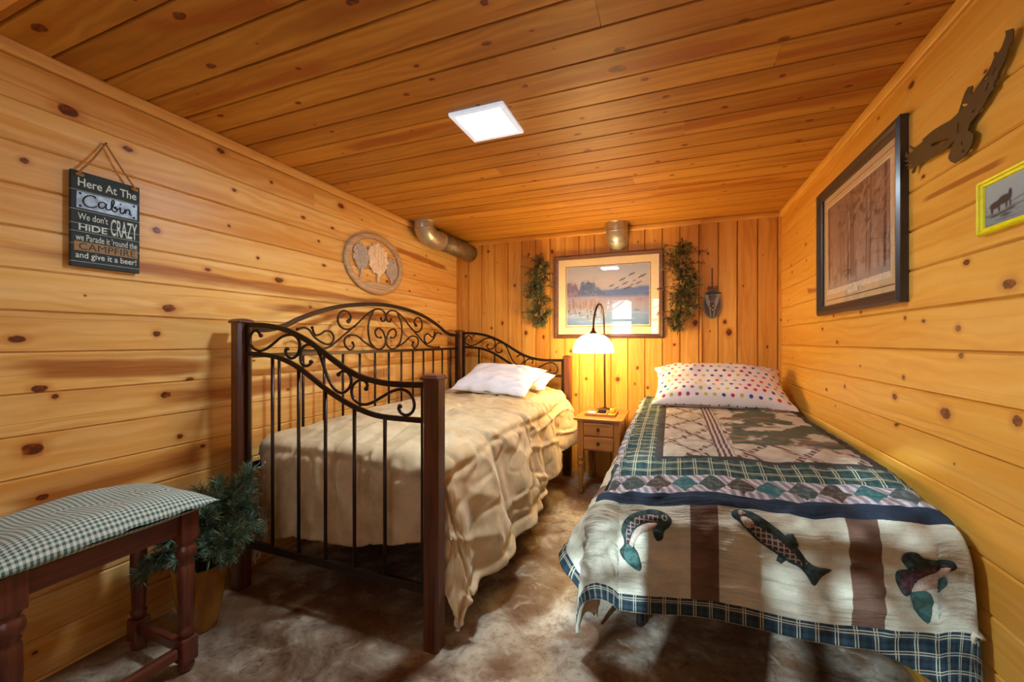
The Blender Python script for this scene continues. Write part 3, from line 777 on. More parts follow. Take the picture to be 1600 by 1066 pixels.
m = MB(); el = spline([(-.415, 3.405, CZ-.002), (-.415, 3.405, CZ-.045), (-.416, 3.418, CZ-.080), (-.417, 3.45, CZ-.105), (-.418, 3.515, CZ-.112)], 4)
m.tube(el, .086, 32); ring(m, el[5], el[6]-el[4], .086); ring(m, el[10], el[11]-el[9], .086); m.build('elbow', M['galv'], d2)
m = MB(); m.tube([(-.415, 3.405, CZ-.006), (-.415, 3.405, CZ)], .093, 32); m.build('collar', M['galv'], d2)
# ---------------------------------------------------------------- daybed
def cap(mb, x, y, z, r):
    mb.box(x-r, x+r, y-r, y+r, z, z+.010, .004)
    mb.lathe([(r*1.28, 0), (r*1.1, .006), (r*.6, .011), (1e-5, .013)], (x, y, z+.010), 4, 0, Matrix.Translation((x, y, 0)) @ Matrix.Rotation(PI/4, 4, 'Z') @ Matrix.Translation((-x, -y, 0)), False)

def post(parent, x, y, h, r=.033):
    m = MB(); c = .011
    oc = [(r, r-c), (r-c, r), (-r+c, r), (-r, r-c), (-r, -r+c), (-r+c, -r), (r-c, -r), (r, -r+c)]
    m.prism(oc, (0, 0, 1), (1, 0, 0), (0, 1, 0), (x, y, 0), 0.0, h-.022)
    p = m.build('post', M['mahogany'], parent)
    m = MB(); cap(m, x, y, h-.022, r+.005); m.build('post_cap', M['mahogany'], p)

DX0, DX1, DY0, DY1 = -1.846, -.818, 1.305, 3.390
daybed = thing('daybed', 'iron and dark wood daybed with scrolled back and arms', 'bed', ((DX0+DX1)/2, (DY0+DY1)/2, 0))
for x, y, h in ((DX0, DY0, 1.234), (DX1, DY0, 1.010), (DX0, DY1, 1.234), (DX1, DY1, 1.010)): post(daybed, x, y, h)

def arm(y):
    dy = Vector((0, y, 0)); P = lambda l: [Vector((a, y, b)) for a, b in l]
    m = MB()
    m.tube(spline([(DX0+.036, y, 1.203)]+P(FB_TOP[1:-1])+[(DX1-.036, y, .966)], 5), .011, ry=.0065, up=(0, 0, 1))
    m.tube(spline([(DX0+.036, y, 1.073)]+P(FB_LOW[1:-1])+[(DX1-.036, y, .833)], 5), .010, ry=.0065, up=(0, 0, 1))
    for x, h in ((DX0+.043, 1.213), (DX1-.043, .976)): m.box(x-.011, x+.011, y-.007, y+.007, .185, h, .002)
    m.box(DX0+.034, DX1-.034, y-.009, y+.009, .190, .222, .002)
    fr = m.build('arm_panel', M['iron'], daybed)
    for s in (FB_S1, FB_S2, FB_S3):
        m = MB(); c = spline(P(s), 5); m.tube(c, .0062, 8)
        m.ball(c[0], .0095); m.ball(c[-1], .0095); m.build('scroll', M['iron'], fr)
    low = spline(P(FB_LOW), 8)
    for x in (-1.647, -1.491, -1.341, -1.189, -1.039):
        z = min(low, key=lambda q: abs(q.x-x)).z
        m = MB(); m.tube([(x, y, .20), (x, y, z)], .0075, 10); m.build('spindle', M['iron'], fr)
arm(DY0); arm(DY1)

BX = -1.86; CY = (DY0+DY1)/2
m = MB()
half = [(1.345, 1.185), (1.45, 1.187), (1.551, 1.213), (1.628, 1.248), (1.760, 1.295), (1.922, 1.338), (2.106, 1.366), (2.281, 1.379)]
full = half+[(2*CY-a, b) for a, b in half[::-1]]
m.tube(spline([(BX, a, b) for a, b in full], 5), .012, ry=.0065, up=(1, 0, 0)) if False else m.tube(spline([(BX, a, b) for a, b in full], 5), .0125, ry=.0065, up=(0, 0, 1))
m.box(BX-.007, BX+.007, DY0+.03, DY1-.03, 1.050, 1.070, .002)
m.box(BX-.008, BX+.008, DY0+.03, DY1-.03, .525, .555, .002)
for y in (DY0+.045, DY1-.045): m.box(BX-.007, BX+.007, y-.012, y+.012, .525, 1.195, .002)
bp = m.build('back_panel', M['iron'], daybed)
for s in (L1, L1b, L2, L3, L4):
    for sg in (0, 1):
        pts = [(BX, (2*CY-(a-2.372+CY)) if sg else a-2.372+CY, b) for a, b in s]
        m = MB(); c = spline(pts, 5); m.tube(c, .0062, 8); m.ball(c[-1], .009)
        if s is not L4: m.ball(c[0], .009)
        m.build('scroll', M['iron'], bp)
y = 1.511
while y < DY1-.1:
    m = MB(); m.tube([(BX, y, .54), (BX, y, 1.055)], .0075, 10); m.build('spindle', M['iron'], bp); y += .1445
m = MB(); m.box(DX1-.052, DX1-.036, DY0+.02, DY1-.02, .40, .445, .002); m.build('side_rail', M['iron'], daybed)
m = MB(); m.box(DX0+.060, DX1-.060, DY0+.16, DY1-.08, .425, .438, .002); m.build('link_deck', M['steel_dark'], daybed)
for z in (.74, .98):
    m = MB(); m.tube([(DX0+.033, DY0+.01, z), (DX0+.037, DY0+.01, z)], .008, 10); m.build('bolt', M['steel_dark'], daybed)

m = MB(); m.box(-1.750, -.930, 1.480, 3.300, .440, .625, .05)
tag(m.build('mattress', M['white_cloth']), 'plain white mattress hidden under the beige comforter on the daybed', 'mattress')

# ---------------------------------------------------------------- cloth that hangs over a bed
def drape(x0, x1, y0, y1, zt, R, flare, fold, crown=.0, floor=.012, gather=.0, xmax=9, side=None):
    R0 = R
    def Q(a, b):
        qx = min(max(a, x0), x1); qy = min(max(b, y0), y1)
        dx, dy = a-qx, b-qy; d = math.hypot(dx, dy)
        cx = (qx-x0)/(x1-x0)*2-1; cy = (qy-y0)/(y1-y0)*2-1
        z = zt(qx, qy)+crown*(1-cx**4)*(1-max(0, -cy)**6)
        if d < 1e-7: return Vector((a, b, z))
        d *= 1-gather*2*abs(dx*dy)/(d*d)
        nx, ny = dx/d, dy/d; R = R0 if side is None else R0*ny*ny+side*nx*nx; L = R*PI/2
        ang = math.atan2(abs(nx), abs(ny)) if ny < 0 else PI/2
        s = qx+(1 if nx > 0 else -1)*(.30*ang+(qy-y0)) if abs(nx) > 1e-6 else qx
        if d < L: th = d/R; o = R*math.sin(th); dr = R*(1-math.cos(th)); tl = 0
        else:
            tl = d-L; f = flare(nx, ny, qx, qy, tl); o = R+tl*f; dr = R+tl*math.sqrt(max(0, 1-f*f))
        o += fold(s, d, nx, ny, qx, qy)
        x = qx+nx*o; k = xmax-.03
        if x > k: x = xmax-.03*math.exp(-(x-k)/.03)
        return Vector((x, qy+ny*o, max(z-dr, floor)))
    return Q

def cloth(name, Q, A, Bf, na, nb, mats, puff, solid=.016, attr='quv', parent=None):
    """A in [0,1] -> a ; Bf(a, t) -> b ; puff(a,b) raises the surface along its normal."""
    P, UV = [], []
    for j in range(nb+1):
        for i in range(na+1):
            a = A(i/na, j/nb); b = Bf(a, j/nb); UV.append((a, b, 0))
            e = .004
            p = Q(a, b); n = (Q(a+e, b)-Q(a-e, b)).cross(Q(a, b+e)-Q(a, b-e))
            n = n.normalized() if n.length > 1e-9 else Vector((0, 0, 1))
            P.append(p+n*puff(a, b))
    F = [(j*(na+1)+i, j*(na+1)+i+1, (j+1)*(na+1)+i+1, (j+1)*(na+1)+i) for j in range(nb) for i in range(na)]
    o = obj_from(name, P, F, None, parent, True, mats); vattr(o.data, attr, UV)
    if solid:
        md = o.modifiers.new('thickness', 'SOLIDIFY'); md.thickness = solid; md.offset = -1; md.material_offset = 1; md.material_offset_rim = 1
    return o

# beige comforter
def c_top(x, y): return .672+.030*((y-1.4)/1.9)+.012*fbm(x*2.2, y*1.7, 3)
def c_flare(nx, ny, qx, qy, t):
    if nx > .3: return .10+.10*min(1, t/.5)+.05*fbm(qy*2, 1)
    return .03
def c_fold(s, d, nx, ny, qx, qy):
    w = min(1, max(0, d-.03)/.30)
    amp = .046 if nx > .2 else .026
    if ny < -.98: amp = .032
    k = fbm(s*3.1, 7.7)*1.7+fbm(s*7.5, 2.2)*1.0
    return amp*w*k+.006*w*fbm(s*19, d*3)
CX0, CX1, CYa, CYb = -1.775, -.872, 1.430, 3.30
cQ = drape(CX0, CX1, CYa, CYb, c_top, .062, c_flare, c_fold, .035)
def c_hem(a):
    k = min(1, max(0, (a-CX0)/(CX1-CX0)))
    return .50-.14*k**1.3+.02*math.sin(a*9)
def c_b(a, t):
    lo = CYa-c_hem(a)
    return lo+(CYb+.02-lo)*t
def c_over(t): return .56-.16*max(0, (t-.55)/.45)
def c_a(u, t):
    lo = CX0-.40; hi = CX1+c_over(t); return lo+(hi-lo)*u
def c_puff(a, b):
    d = 9
    for k in (-1.62, -1.20, -.78, -.36): d = min(d, abs(a-k+.02*math.sin(b*4)))
    for k in (1.33, 1.82, 2.30, 2.78, 3.26): d = min(d, abs(b-k+.02*math.sin(a*5)))
    p = -.013*math.exp(-(d/.016)**2)+.008*min(1, d/.12)
    w = fbm(a*6+fbm(b*2, a)*1.5, b*3.4, 5); p += .010*(1-abs(w)*2.2)*.6
    w2 = fbm(a*13, b*9, 1); p += .0035*w2
    rg = abs(fbm(a*4.2+b*2.1, b*2.4-a*3.0, 9)); p += .013*max(0, .16-rg)/.16
    rg = abs(fbm(a*8+b*1.5, b*4.5-a*2.0, 3)); p -= .007*max(0, .10-rg)/.10
    rg = abs(fbm(a*3+b*7, b*9, 12)); p += .006*max(0, .10-rg)/.10*max(0, min(1, (b-1.9)/.5))
    return p
comf = cloth('comforter', cQ, c_a, c_b, 190, 230, [M['suede'], M['lining']], c_puff, .014)
tag(comf, 'thick beige suede comforter with a white lining, spilling off the daybed', 'comforter')

# ---------------------------------------------------------------- pillows
def pillow(name, W, D, T, mat, loc, rot, seed, n=44, pinch=.08, wr=.010):
    P, F, UV = [], [], []; rs = seed*7.7
    def pt(u, v, sg):
        x = W/2*u*(1-pinch*(1-v*v)**1.0*abs(u)**3*0.9); y = D/2*v*(1-pinch*(1-u*u)*abs(v)**3)
        f = max(0, (1-u**4)*(1-v**4))**.62
        h = T*f*(.93+.25*fbm(u*1.3+rs, v*1.3, sg))
        h += wr*f*(.7*fbm(u*2.5+rs, v*2.5, sg*3)+.7*fbm(u*1.2+v*4, v*1.6-u*3, rs)-.9*max(0, .12-abs(fbm(u*1.7+v*1.1, v*2.2-u, rs+4)))/.12)
        edge = wr*.8*fbm(u*4+rs, v*4, 9)*(1-f)
        return (x+edge, y+edge, sg*max(h, .0015) if sg > 0 else -max(h*.62, .0015))
    for sg in (1, -1):
        base = len(P)
        for j in range(n+1):
            for i in range(n+1):
                u, v = i/n*2-1, j/n*2-1
                u, v = math.sin(u*PI/2), math.sin(v*PI/2)
                P.append(pt(u, v, sg)); UV.append((u*W/2+3, v*D/2+3, 0))
        for j in range(n):
            for i in range(n):
                q = (base+j*(n+1)+i, base+j*(n+1)+i+1, base+(j+1)*(n+1)+i+1, base+(j+1)*(n+1)+i)
                F.append(q if sg > 0 else q[::-1])
    me = bpy.data.meshes.new(name); me.from_pydata(P, [], F); me.materials.append(mat)
    vattr(me, 'puv', UV)
    bm = bmesh.new(); bm.from_mesh(me); bmesh.ops.remove_doubles(bm, verts=bm.verts, dist=.0032); bm.to_mesh(me); bm.free()
    me.polygons.foreach_set('use_smooth', [True]*len(me.polygons))
    o = bpy.data.objects.new(name, me); COL.objects.link(o); o.location = loc; o.rotation_euler = [math.radians(q) for q in rot]
    return o
tag(pillow('pillow', .62, .44, .085, M['white_cloth'], (-1.235, 2.90, .832), (21, 2, -4), 1, wr=.02), 'white pillow lying in front at the head of the daybed', 'pillow', 'white pillows on the daybed')
tag(pillow('pillow', .58, .40, .065, M['white_cloth'], (-1.19, 3.14, .800), (12, 0, 3), 2), 'second white pillow, mostly hidden behind the first on the daybed', 'pillow', 'white pillows on the daybed')
tag(pillow('pillow', .84, .52, .105, M['dots'], (.292, 3.135, .815), (25, 0, 0), 3, wr=.014, pinch=.10), 'white pillow with multicoloured polka dots on the quilted bed', 'pillow')

# ---------------------------------------------------------------- quilted bed
bed = thing('bed_frame', 'low dark metal bed frame on casters under the patchwork quilt', 'bed frame', (.27, 2.5, 0))
m = MB()
for x in (-.13, .67): m.box(x-.016, x+.016, 1.56, 3.46, .335, .365, .003)
m.build('side_rail', M['steel_dark'], bed)
for y in (1.68, 2.5, 3.3):
    m = MB(); m.box(-.13, .67, y-.014, y+.014, .338, .360, .003); m.build('cross_rail', M['steel_dark'], bed)
for x in (-.095, .635):
    for y in ((1.70, 3.30) if x < 0 else (2.0, 3.30)):
        m = MB(); m.box(x-.016, x+.016, y-.012, y+.012, .065, .338, .003)
        lg = m.build('leg', M['bronze'], bed)
        m = MB(); s = 1 if x < 0 else -1
        m.tube([(x, y+.016, .10), (x+s*.20, y+.016, .345)], .009, 8); m.build('brace', M['steel_dark'], lg)
        m = MB(); mt = Matrix.Translation((x-.022, y, .034)) @ Matrix.Rotation(PI/2, 4, 'Y')
        m.lathe([(.001, -.012), (.028, -.012), (.034, -.007), (.034, .007), (.028, .012), (.001, .012)], (0, 0, 0), 20, 0, mt)
        m.box(x-.02, x+.002, y-.010, y+.010, .028, .075, .003); m.build('caster', M['rubber'], lg)
m = MB(); m.box(-.160, .700, 1.600, 3.480, .366, .585, .05)
tag(m.build('mattress', M['white_cloth']), 'mattress hidden under the patchwork quilt by the right wall', 'mattress')

QX0, QX1, QY0, QY1 = -.172, .672, 1.565, 3.47
QR = .115
def q_top(x, y):
    k = (x-QX0)/(QX1-QX0)
    return .655+.030*k*k+.02*min(1, (y-1.5)/1.2)-.035*max(0, 1-(x-QX0)/.3)*max(0, 1-(y-QY0)/.5)-.036*max(0, 1-(y-QY0)/.24)**1.5+.006*fbm(x*4, y*4, 2)
def q_flare(nx, ny, qx, qy, t):
    if nx > .0 and abs(ny) < .5: return .02
    if nx > 0: return .02+.08*ny*ny
    lf = max(0, -nx)
    k = max(0, min(1, (qy-QY0-.01)/.18)); k = k*k*(3-2*k)
    return .10*(1-lf)+.10*lf+.42*lf*k*min(1, t/.2)*(1-.5*min(1, (qy-QY0)/1.2))
def q_fold(s, d, nx, ny, qx, qy):
    w = min(1, max(0, d-.08)/.35)
    k = fbm(s*2.2, 3.3)*1.2+fbm(s*5.3, 8.1)*.7
    if nx > .5: return .004*w*k
    return .020*w*k
qQ = drape(QX0, QX1, QY0, QY1, q_top, QR, q_flare, q_fold, .010, side=.05, gather=.18, xmax=RX-.018)
QA0, QA1, QB0, QB1 = QX0-.533, QX1+.66, QY0-.435, QY1+.02
M['quilt'] = quilt_mat(QA0, QA1, QB0, QB1+1.5)
def q_puff(a, b):
    sk = 1 if b < QY0 or a < QX0 else .55
    sk *= 1-max(0, min(1, (a-QX1)/.06))
    p = sk*(.012*(1-abs(fbm(a*7+fbm(b*3, 1)*1.4, b*17, 2))*2.4)+.006*fbm(a*19, b*42, 4)-.006*max(0, .10-abs(fbm(a*5, b*9, 7)))/.10)
    e = min(a-QA0, QA1-a, b-QB0); p *= max(.15, min(1, e/.09)) if e < .09 and b < QY0 else 1
    for k in (.055, .345, .395, .508, .640, .672): p -= .004*math.exp(-((e-k)/.006)**2)
    return p
def q_b(a, t):
    k = max(0, min(1, (a-.50)/.22)); lo = QB0-.09*k*k*(3-2*k); return lo+(QB1-lo)*t
def q_a(u, t):
    b = QB0+(QB1-QB0)*t; k = max(0, min(1, (b-QY0)/.35)); hi = QX1+.29+(QA1-QX1-.29)*k*k*(3-2*k)
    return QA0+(hi-QA0)*u
quilt = cloth('quilt', qQ, q_a, q_b, 200, 250, [M['quilt'], M['quilt_back']], q_puff, .012)
quilt.modifiers[0].material_offset_rim = 0
tag(quilt, 'lodge patchwork quilt with fish patches and plaid borders on the bed by the right wall', 'quilt')

def qpoint(a, b, lift):
    e = .004; p = qQ(a, b); n = (qQ(a+e, b)-qQ(a-e, b)).cross(qQ(a, b+e)-qQ(a, b-e)).normalized()
    return p+n*(q_puff(a, b)+lift)
def zb(x, z):
    """Cloth coordinate b of a height z on the front drop."""
    dr = q_top(x, QY0)+.01-z
    return QY0-(QR*math.acos(max(-1, 1-dr/QR)) if dr < QR else QR*PI/2+(dr-QR)/.99)
def applique(name, polys, parent):
    """polys: (outline in (x,z) on the front drop, material, lift)"""
    mats, V, F, FM = [], [], [], []
    for ol, mt, lift in polys:
        if mt not in mats: mats.append(mt)
        P, T = poly_tri(ol, (), .02); k = len(V)
        V += [qpoint(x, zb(x, z), lift) for x, z in P]; F += [tuple(k+i for i in t) for t in T]; FM += [mats.index(mt)]*len(T)
    o = obj_from(name, V, F, None, parent, True, [M[q] for q in mats], FM)
    md = o.modifiers.new('thickness', 'SOLIDIFY'); md.thickness = .003; md.offset = -1
    return o
def sp2(pts, n=4): return [(q.x, q.y) for q in spline([(a, b, 0) for a, b in pts], n, True)]
fish = sp2([(.178, .592), (.20, .602), (.235, .597), (.275, .580), (.318, .553), (.352, .520), (.372, .492), (.395, .481), (.432, .478), (.405, .458), (.385, .428), (.368, .452), (.352, .470), (.325, .482), (.290, .500), (.255, .520), (.222, .548), (.198, .570), (.182, .580)], 3)
body = sp2([(.222, .566), (.262, .560), (.310, .533), (.346, .500), (.360, .478), (.330, .488), (.290, .508), (.250, .532)], 3)
gill = sp2([(.203, .585), (.228, .580), (.236, .566), (.222, .557), (.206, .568)], 3)
fin = [(.318, .556), (.338, .560), (.350, .535), (.345, .518)]
fin2 = [(.298, .497), (.318, .487), (.306, .472), (.292, .480)]
eye = [(.203+.007*math.cos(t*PI/4), .592+.007*math.sin(t*PI/4)) for t in range(8)]
applique('fish_patch', [(fish, 'fish_green', .003), (fin, 'fish_green', .0035), (fin2, 'fish_green', .0035), (body, 'fish_plaid', .0055), (gill, 'fish_tan', .0065), (eye, 'fish_tan', .0075)], quilt)['label'] = 'dark green fish with a plaid belly'
f2 = sp2([(.000, .545), (-.012, .558), (-.045, .565), (-.085, .560), (-.125, .545), (-.152, .520), (-.160, .480), (-.150, .450), (-.165, .425), (-.150, .400), (-.120, .395), (-.100, .400), (-.112, .430), (-.120, .455), (-.112, .480), (-.092, .500), (-.060, .510), (-.050, .490), (-.030, .485), (-.022, .510), (-.008, .525)], 3)
f2b = sp2([(-.045, .530), (-.080, .525), (-.112, .505), (-.130, .470), (-.134, .435), (-.122, .440), (-.114, .468), (-.092, .497), (-.060, .512)], 3)
f2c = sp2([(-.040, .552), (-.085, .547), (-.125, .528), (-.146, .490), (-.142, .450), (-.134, .452), (-.132, .480), (-.114, .510), (-.082, .530), (-.045, .535)], 3)
f2t = sp2([(-.140, .452), (-.112, .435), (-.096, .400), (-.100, .372), (-.128, .385), (-.150, .410)], 3)
f2f = sp2([(-.058, .512), (-.030, .508), (-.028, .486), (-.048, .478)], 3)
def disc(x, z, r): return [(x+r*math.cos(t*PI/5), z+r*math.sin(t*PI/5)) for t in range(10)]
applique('fish_patch', [(f2, 'fish_green', .003), (f2c, 'fish_plaid', .0048), (f2b, 'fish_tan', .0060), (f2t, 'fish_green2', .0068), (f2f, 'fish_green', .0072), (disc(-.022, .548, .008), 'fish_tan', .0062), (disc(-.022, .548, .004), 'fish_green', .0075)], quilt)['label'] = 'curled dark fish with a pale belly at the left of the skirt'
f3 = sp2([(.592, .536), (.602, .556), (.622, .560), (.640, .548), (.672, .548), (.706, .540), (.716, .520), (.690, .512), (.664, .512), (.640, .490), (.622, .465), (.600, .440), (.586, .455), (.580, .482), (.588, .505), (.602, .512), (.595, .525)], 3)
f3m = sp2([(.600, .500), (.622, .508), (.650, .528), (.690, .534), (.700, .524), (.664, .516), (.640, .494), (.618, .462), (.600, .450), (.590, .472)], 3)
f3b = sp2([(.706, .524), (.672, .520), (.645, .500), (.625, .475), (.612, .455), (.632, .455), (.660, .472), (.690, .498)], 3)
f3t = sp2([(.606, .446), (.640, .460), (.656, .448), (.655, .405), (.640, .380), (.620, .405)], 3)
f3f = sp2([(.668, .490), (.694, .500), (.700, .478), (.676, .464)], 3)
applique('fish_patch', [(f3, 'fish_green', .003), (f3m, 'fish_maroon', .0045), (f3b, 'fish_tan', .0058), (f3t, 'fish_green2', .0066), (f3f, 'fish_green2', .0074)], quilt)['label'] = 'maroon and green fish leaping at the right corner of the skirt'
m = MB(); m.box(.728, .730, 1.50, 1.535, .575, .60); m.build('care_tag', M['tag_pink'], quilt)
# ---------------------------------------------------------------- things on the walls
EY, EZ, EX = Vector((0, 1, 0)), Vector((0, 0, 1)), Vector((1, 0, 0))

def rframe(mb, O, w, u, n, W, H, prof):
    """Mitred picture frame: prof = (inset, height) pairs swept round a W x H rectangle."""
    V, F = [], []
    for i, h in prof:
        for a, b in ((i, i), (W-i, i), (W-i, H-i), (i, H-i)): V.append(O+w*a+u*b+n*h)
    for j in range(len(prof)-1):
        for k in range(4): F.append((j*4+k, j*4+(k+1) % 4, (j+1)*4+(k+1) % 4, (j+1)*4+k))
    mb.add(V, F)

def plate(mb, O, w, u, n, a0, a1, b0, b1, t0, t1, m=0):
    mb.prism([(a0, b0), (a1, b0), (a1, b1), (a0, b1)], n, w, u, O, t0, t1, m)

def lin(c):
    c = np.clip(c, 0, 1); return np.where(c <= .04045, c/12.92, ((c+.055)/1.055)**2.4)
def rgb(h): h = h.lstrip('#'); return np.array([int(h[i:i+2], 16)/255 for i in (0, 2, 4)])
class Canvas:
    """A picture worked out in numbers and laid on a real sheet."""
    def __init__(s, nx, ny, seed=1):
        s.nx, s.ny = nx, ny; s.tint = np.ones(3); s.r = np.random.RandomState(seed)
        s.X, s.Y = np.meshgrid(np.linspace(0, 1, nx+1), np.linspace(0, 1, ny+1)); s.c = np.zeros((ny+1, nx+1, 3))
    def noise(s, fx, fy):
        def one(fx, fy):
            g = s.r.rand(int(fy)+3, int(fx)+3); x = s.X*fx; y = s.Y*fy; i = x.astype(int); j = y.astype(int); a = x-i; b = y-j
            a = a*a*(3-2*a); b = b*b*(3-2*b)
            return (g[j, i]*(1-a)+g[j, i+1]*a)*(1-b)+(g[j+1, i]*(1-a)+g[j+1, i+1]*a)*b
        return one(fx, fy)*.6+one(fx*2.3, fy*2.3)*.4
    def blend(s, m, col):
        m = np.clip(m, 0, 1)[..., None]; s.c = s.c*(1-m)+(col if getattr(col, 'ndim', 1) == 3 else np.asarray(col))*m
    def grad(s, stops):
        ys = [p for p, _ in stops]; cs = np.array([rgb(c) for _, c in stops])
        s.c = np.stack([np.interp(s.Y, ys, cs[:, k]) for k in range(3)], -1)
    def blob(s, x, y, rx, ry, col, soft=.25, rot=0):
        dx, dy = s.X-x, s.Y-y; c, q = math.cos(rot), math.sin(rot); a = (dx*c+dy*q)/rx; b = (-dx*q+dy*c)/ry
        s.blend((1-np.sqrt(a*a+b*b))/soft, rgb(col))
    def line(s, x0, y0, x1, y1, w, col, asp=1.0, al=1.0):
        dx, dy = x1-x0, (y1-y0)*asp; L = dx*dx+dy*dy+1e-9
        t = np.clip(((s.X-x0)*dx+(s.Y-y0)*asp*dy)/L, 0, 1)
        d = np.hypot(s.X-x0-t*dx, (s.Y-y0)*asp-t*dy); s.blend((w-d)/(w*.5)*al, rgb(col))
    def sheet(s, name, O, w, u, W, H, parent, lift=0.0):
        s.c = np.clip((s.c+(1-s.c)*lift)*(s.tint), 0, 1)
        n = w.cross(u); nx, ny = s.nx, s.ny
        V = [O+w*(W*i/nx)+u*(H*j/ny) for j in range(ny+1) for i in range(nx+1)]
        F = [(j*(nx+1)+i, j*(nx+1)+i+1, (j+1)*(nx+1)+i+1, (j+1)*(nx+1)+i) for j in range(ny) for i in range(nx)]
        o = obj_from(name, V, F, M['paint'], parent); vattr(o.data, 'paint', lin(s.c).reshape(-1, 3)); return o

# geese picture on the back wall
def picture(name, label, O, w, u, W, H, bar, depth, fmat, layers, pr, canvas, glassy=True, cat='picture', lift=0.0):
    n = w.cross(u); c = O+w*W/2+u*H/2
    t = thing(name, label, cat, tuple(c))
    m = MB(); rframe(m, O, w, u, n, W, H, [(0, 0), (0, depth*.75), (bar*.22, depth), (bar*.45, depth*.92), (bar*.6, depth*.7), (bar*.9, depth*.62), (bar, depth*.45), (bar, 0)])
    m.build('frame', fmat, t)
    h = .006
    for inset, mt in layers:
        m = MB(); plate(m, O, w, u, n, inset[0], W-inset[1], inset[2], H-inset[3], h-.006, h); m.build('mat_board', mt, t); h += .0007
    canvas.sheet('print', O+w*pr[0]+u*pr[2]+n*(h+.0002), w, u, pr[1]-pr[0], pr[3]-pr[2], t, lift)
    if glassy:
        m = MB(); g = depth*.36; m.add([O+w*a+u*b+n*g for a, b in ((bar*.9, bar*.9), (W-bar*.9, bar*.9), (W-bar*.9, H-bar*.9), (bar*.9, H-bar*.9))], [(0, 1, 2, 3)])
        m.build('glass', M['picture_glass'], t)
    return t

cv = Canvas(200, 150, 5)
cv.grad([(0, '#6E8CAA'), (.14, '#8FA8BE'), (.3, '#B9A9A8'), (.42, '#C2A6A4'), (.5, '#A39DB4'), (.62, '#D9BDAE'), (.78, '#E6CDB6'), (1, '#D4CBC0')])
n1 = cv.noise(10, 8); n2 = cv.noise(30, 20); n3 = cv.noise(5, 30)
cv.blend((.60+.02*n2-cv.Y)*30*(cv.Y > .46)*(cv.X > .38), rgb('#7F93B4'))
cv.blend((.585+.10*(cv.X-.5)+.04*n1-cv.Y)*30*(cv.Y > .47)*(cv.X > .45), rgb('#6C84AA'))
tn = cv.noise(26, 3); tf = cv.noise(70, 60); side = np.clip((.50-cv.X)/.16, 0, 1)
top = .52+.24*side*(1-.55*np.exp(-((cv.X-.155)/.022)**2))*(.72+.42*tn)+.10*(tf-.5)*side
for lo, hi, c1, c2 in ((-1, .15, '#8A6E80', '#A88C98'), (.15, .56, '#5C6C84', '#8090A4')):
    mk = (top-cv.Y)*45*(cv.Y > .49)*(cv.X >= lo)*(cv.X < hi); cv.blend(mk, rgb(c1)); cv.blend(np.clip(mk, 0, 1)*np.clip((tf-.45)*4, 0, 1)*.7, rgb(c2))
cv.blend(((n2-.5)*3)*(cv.Y > .46)*(cv.Y < .82)*(cv.X < .46)*.5, rgb('#B9AFB8'))
cv.blend((.05-np.abs(cv.Y-.47))*20*.6, rgb('#C4A2A2'))
for k in range(150):
    x = cv.r.uniform(0, .42); y = .26+cv.r.uniform(0, .06); cv.line(x, y, x+cv.r.uniform(-.01, .01), y+cv.r.uniform(.06, .15), .004, cv.r.choice(['#9C7870', '#B08E7E', '#866A74', '#C4A690']), .75, .7)
cv.blob(.90, .42, .07, .05, '#A98E94', .8); cv.blob(.86, .24, .06, .03, '#7C8AA4', .8)
cv.blend((n3-.55)*4*(cv.Y < .26)*.6, rgb('#B7C6D2'))
for x, y, s in ((.06, .19, 1), (.13, .20, .8), (.20, .16, 1), (.30, .10, 1), (.34, .17, 1.0), (.40, .12, .9), (.28, .22, .7), (.46, .19, .8), (.36, .25, .6)):
    cv.blob(x, y, .045*s, .026*s, '#A87E74', .5); cv.blob(x+.012*s, y-.012*s, .03*s, .014*s, '#DDD0C4', .6); cv.line(x-.035*s, y+.02*s, x-.038*s, y+.065*s, .006*s, '#2A2A30', .75); cv.blob(x-.03*s, y+.066*s, .010*s, .010*s, '#2A2A30', .6)
for x, y, s in ((.56, .66, .9), (.62, .62, .8), (.69, .76, 1.1), (.72, .69, 1), (.74, .61, 1.1), (.80, .66, .7), (.83, .73, .6), (.80, .84, 1.1), (.88, .69, 1), (.92, .80, 1.3), (.78, .62, .7)):
    cv.line(x-.03*s, y-.02*s, x, y, .007*s, '#4A4A52', .75); cv.line(x, y, x+.03*s, y+.02*s, .007*s, '#4A4A52', .75); cv.line(x-.012*s, y+.012*s, x+.012*s, y-.012*s, .004*s, '#4A4A52', .75)
cv.tint = np.array([.80, .88, 1.08])
O = Vector((-.966, BY, 1.152)); W, H = .906, .722
picture('framed_picture', 'large framed print of geese on a lake, hung above the nightstand lamp', O, EX, EZ, W, H, .036, .032, M['frame_brown'],
        [((.03, .03, .03, .03), M['mat_cream']), ((.100, .099, .098, .097), M['mat_line']), ((.106, .105, .104, .103), M['print_white'])],
        (.112, W-.111, .114, H-.108), cv, lift=.0)

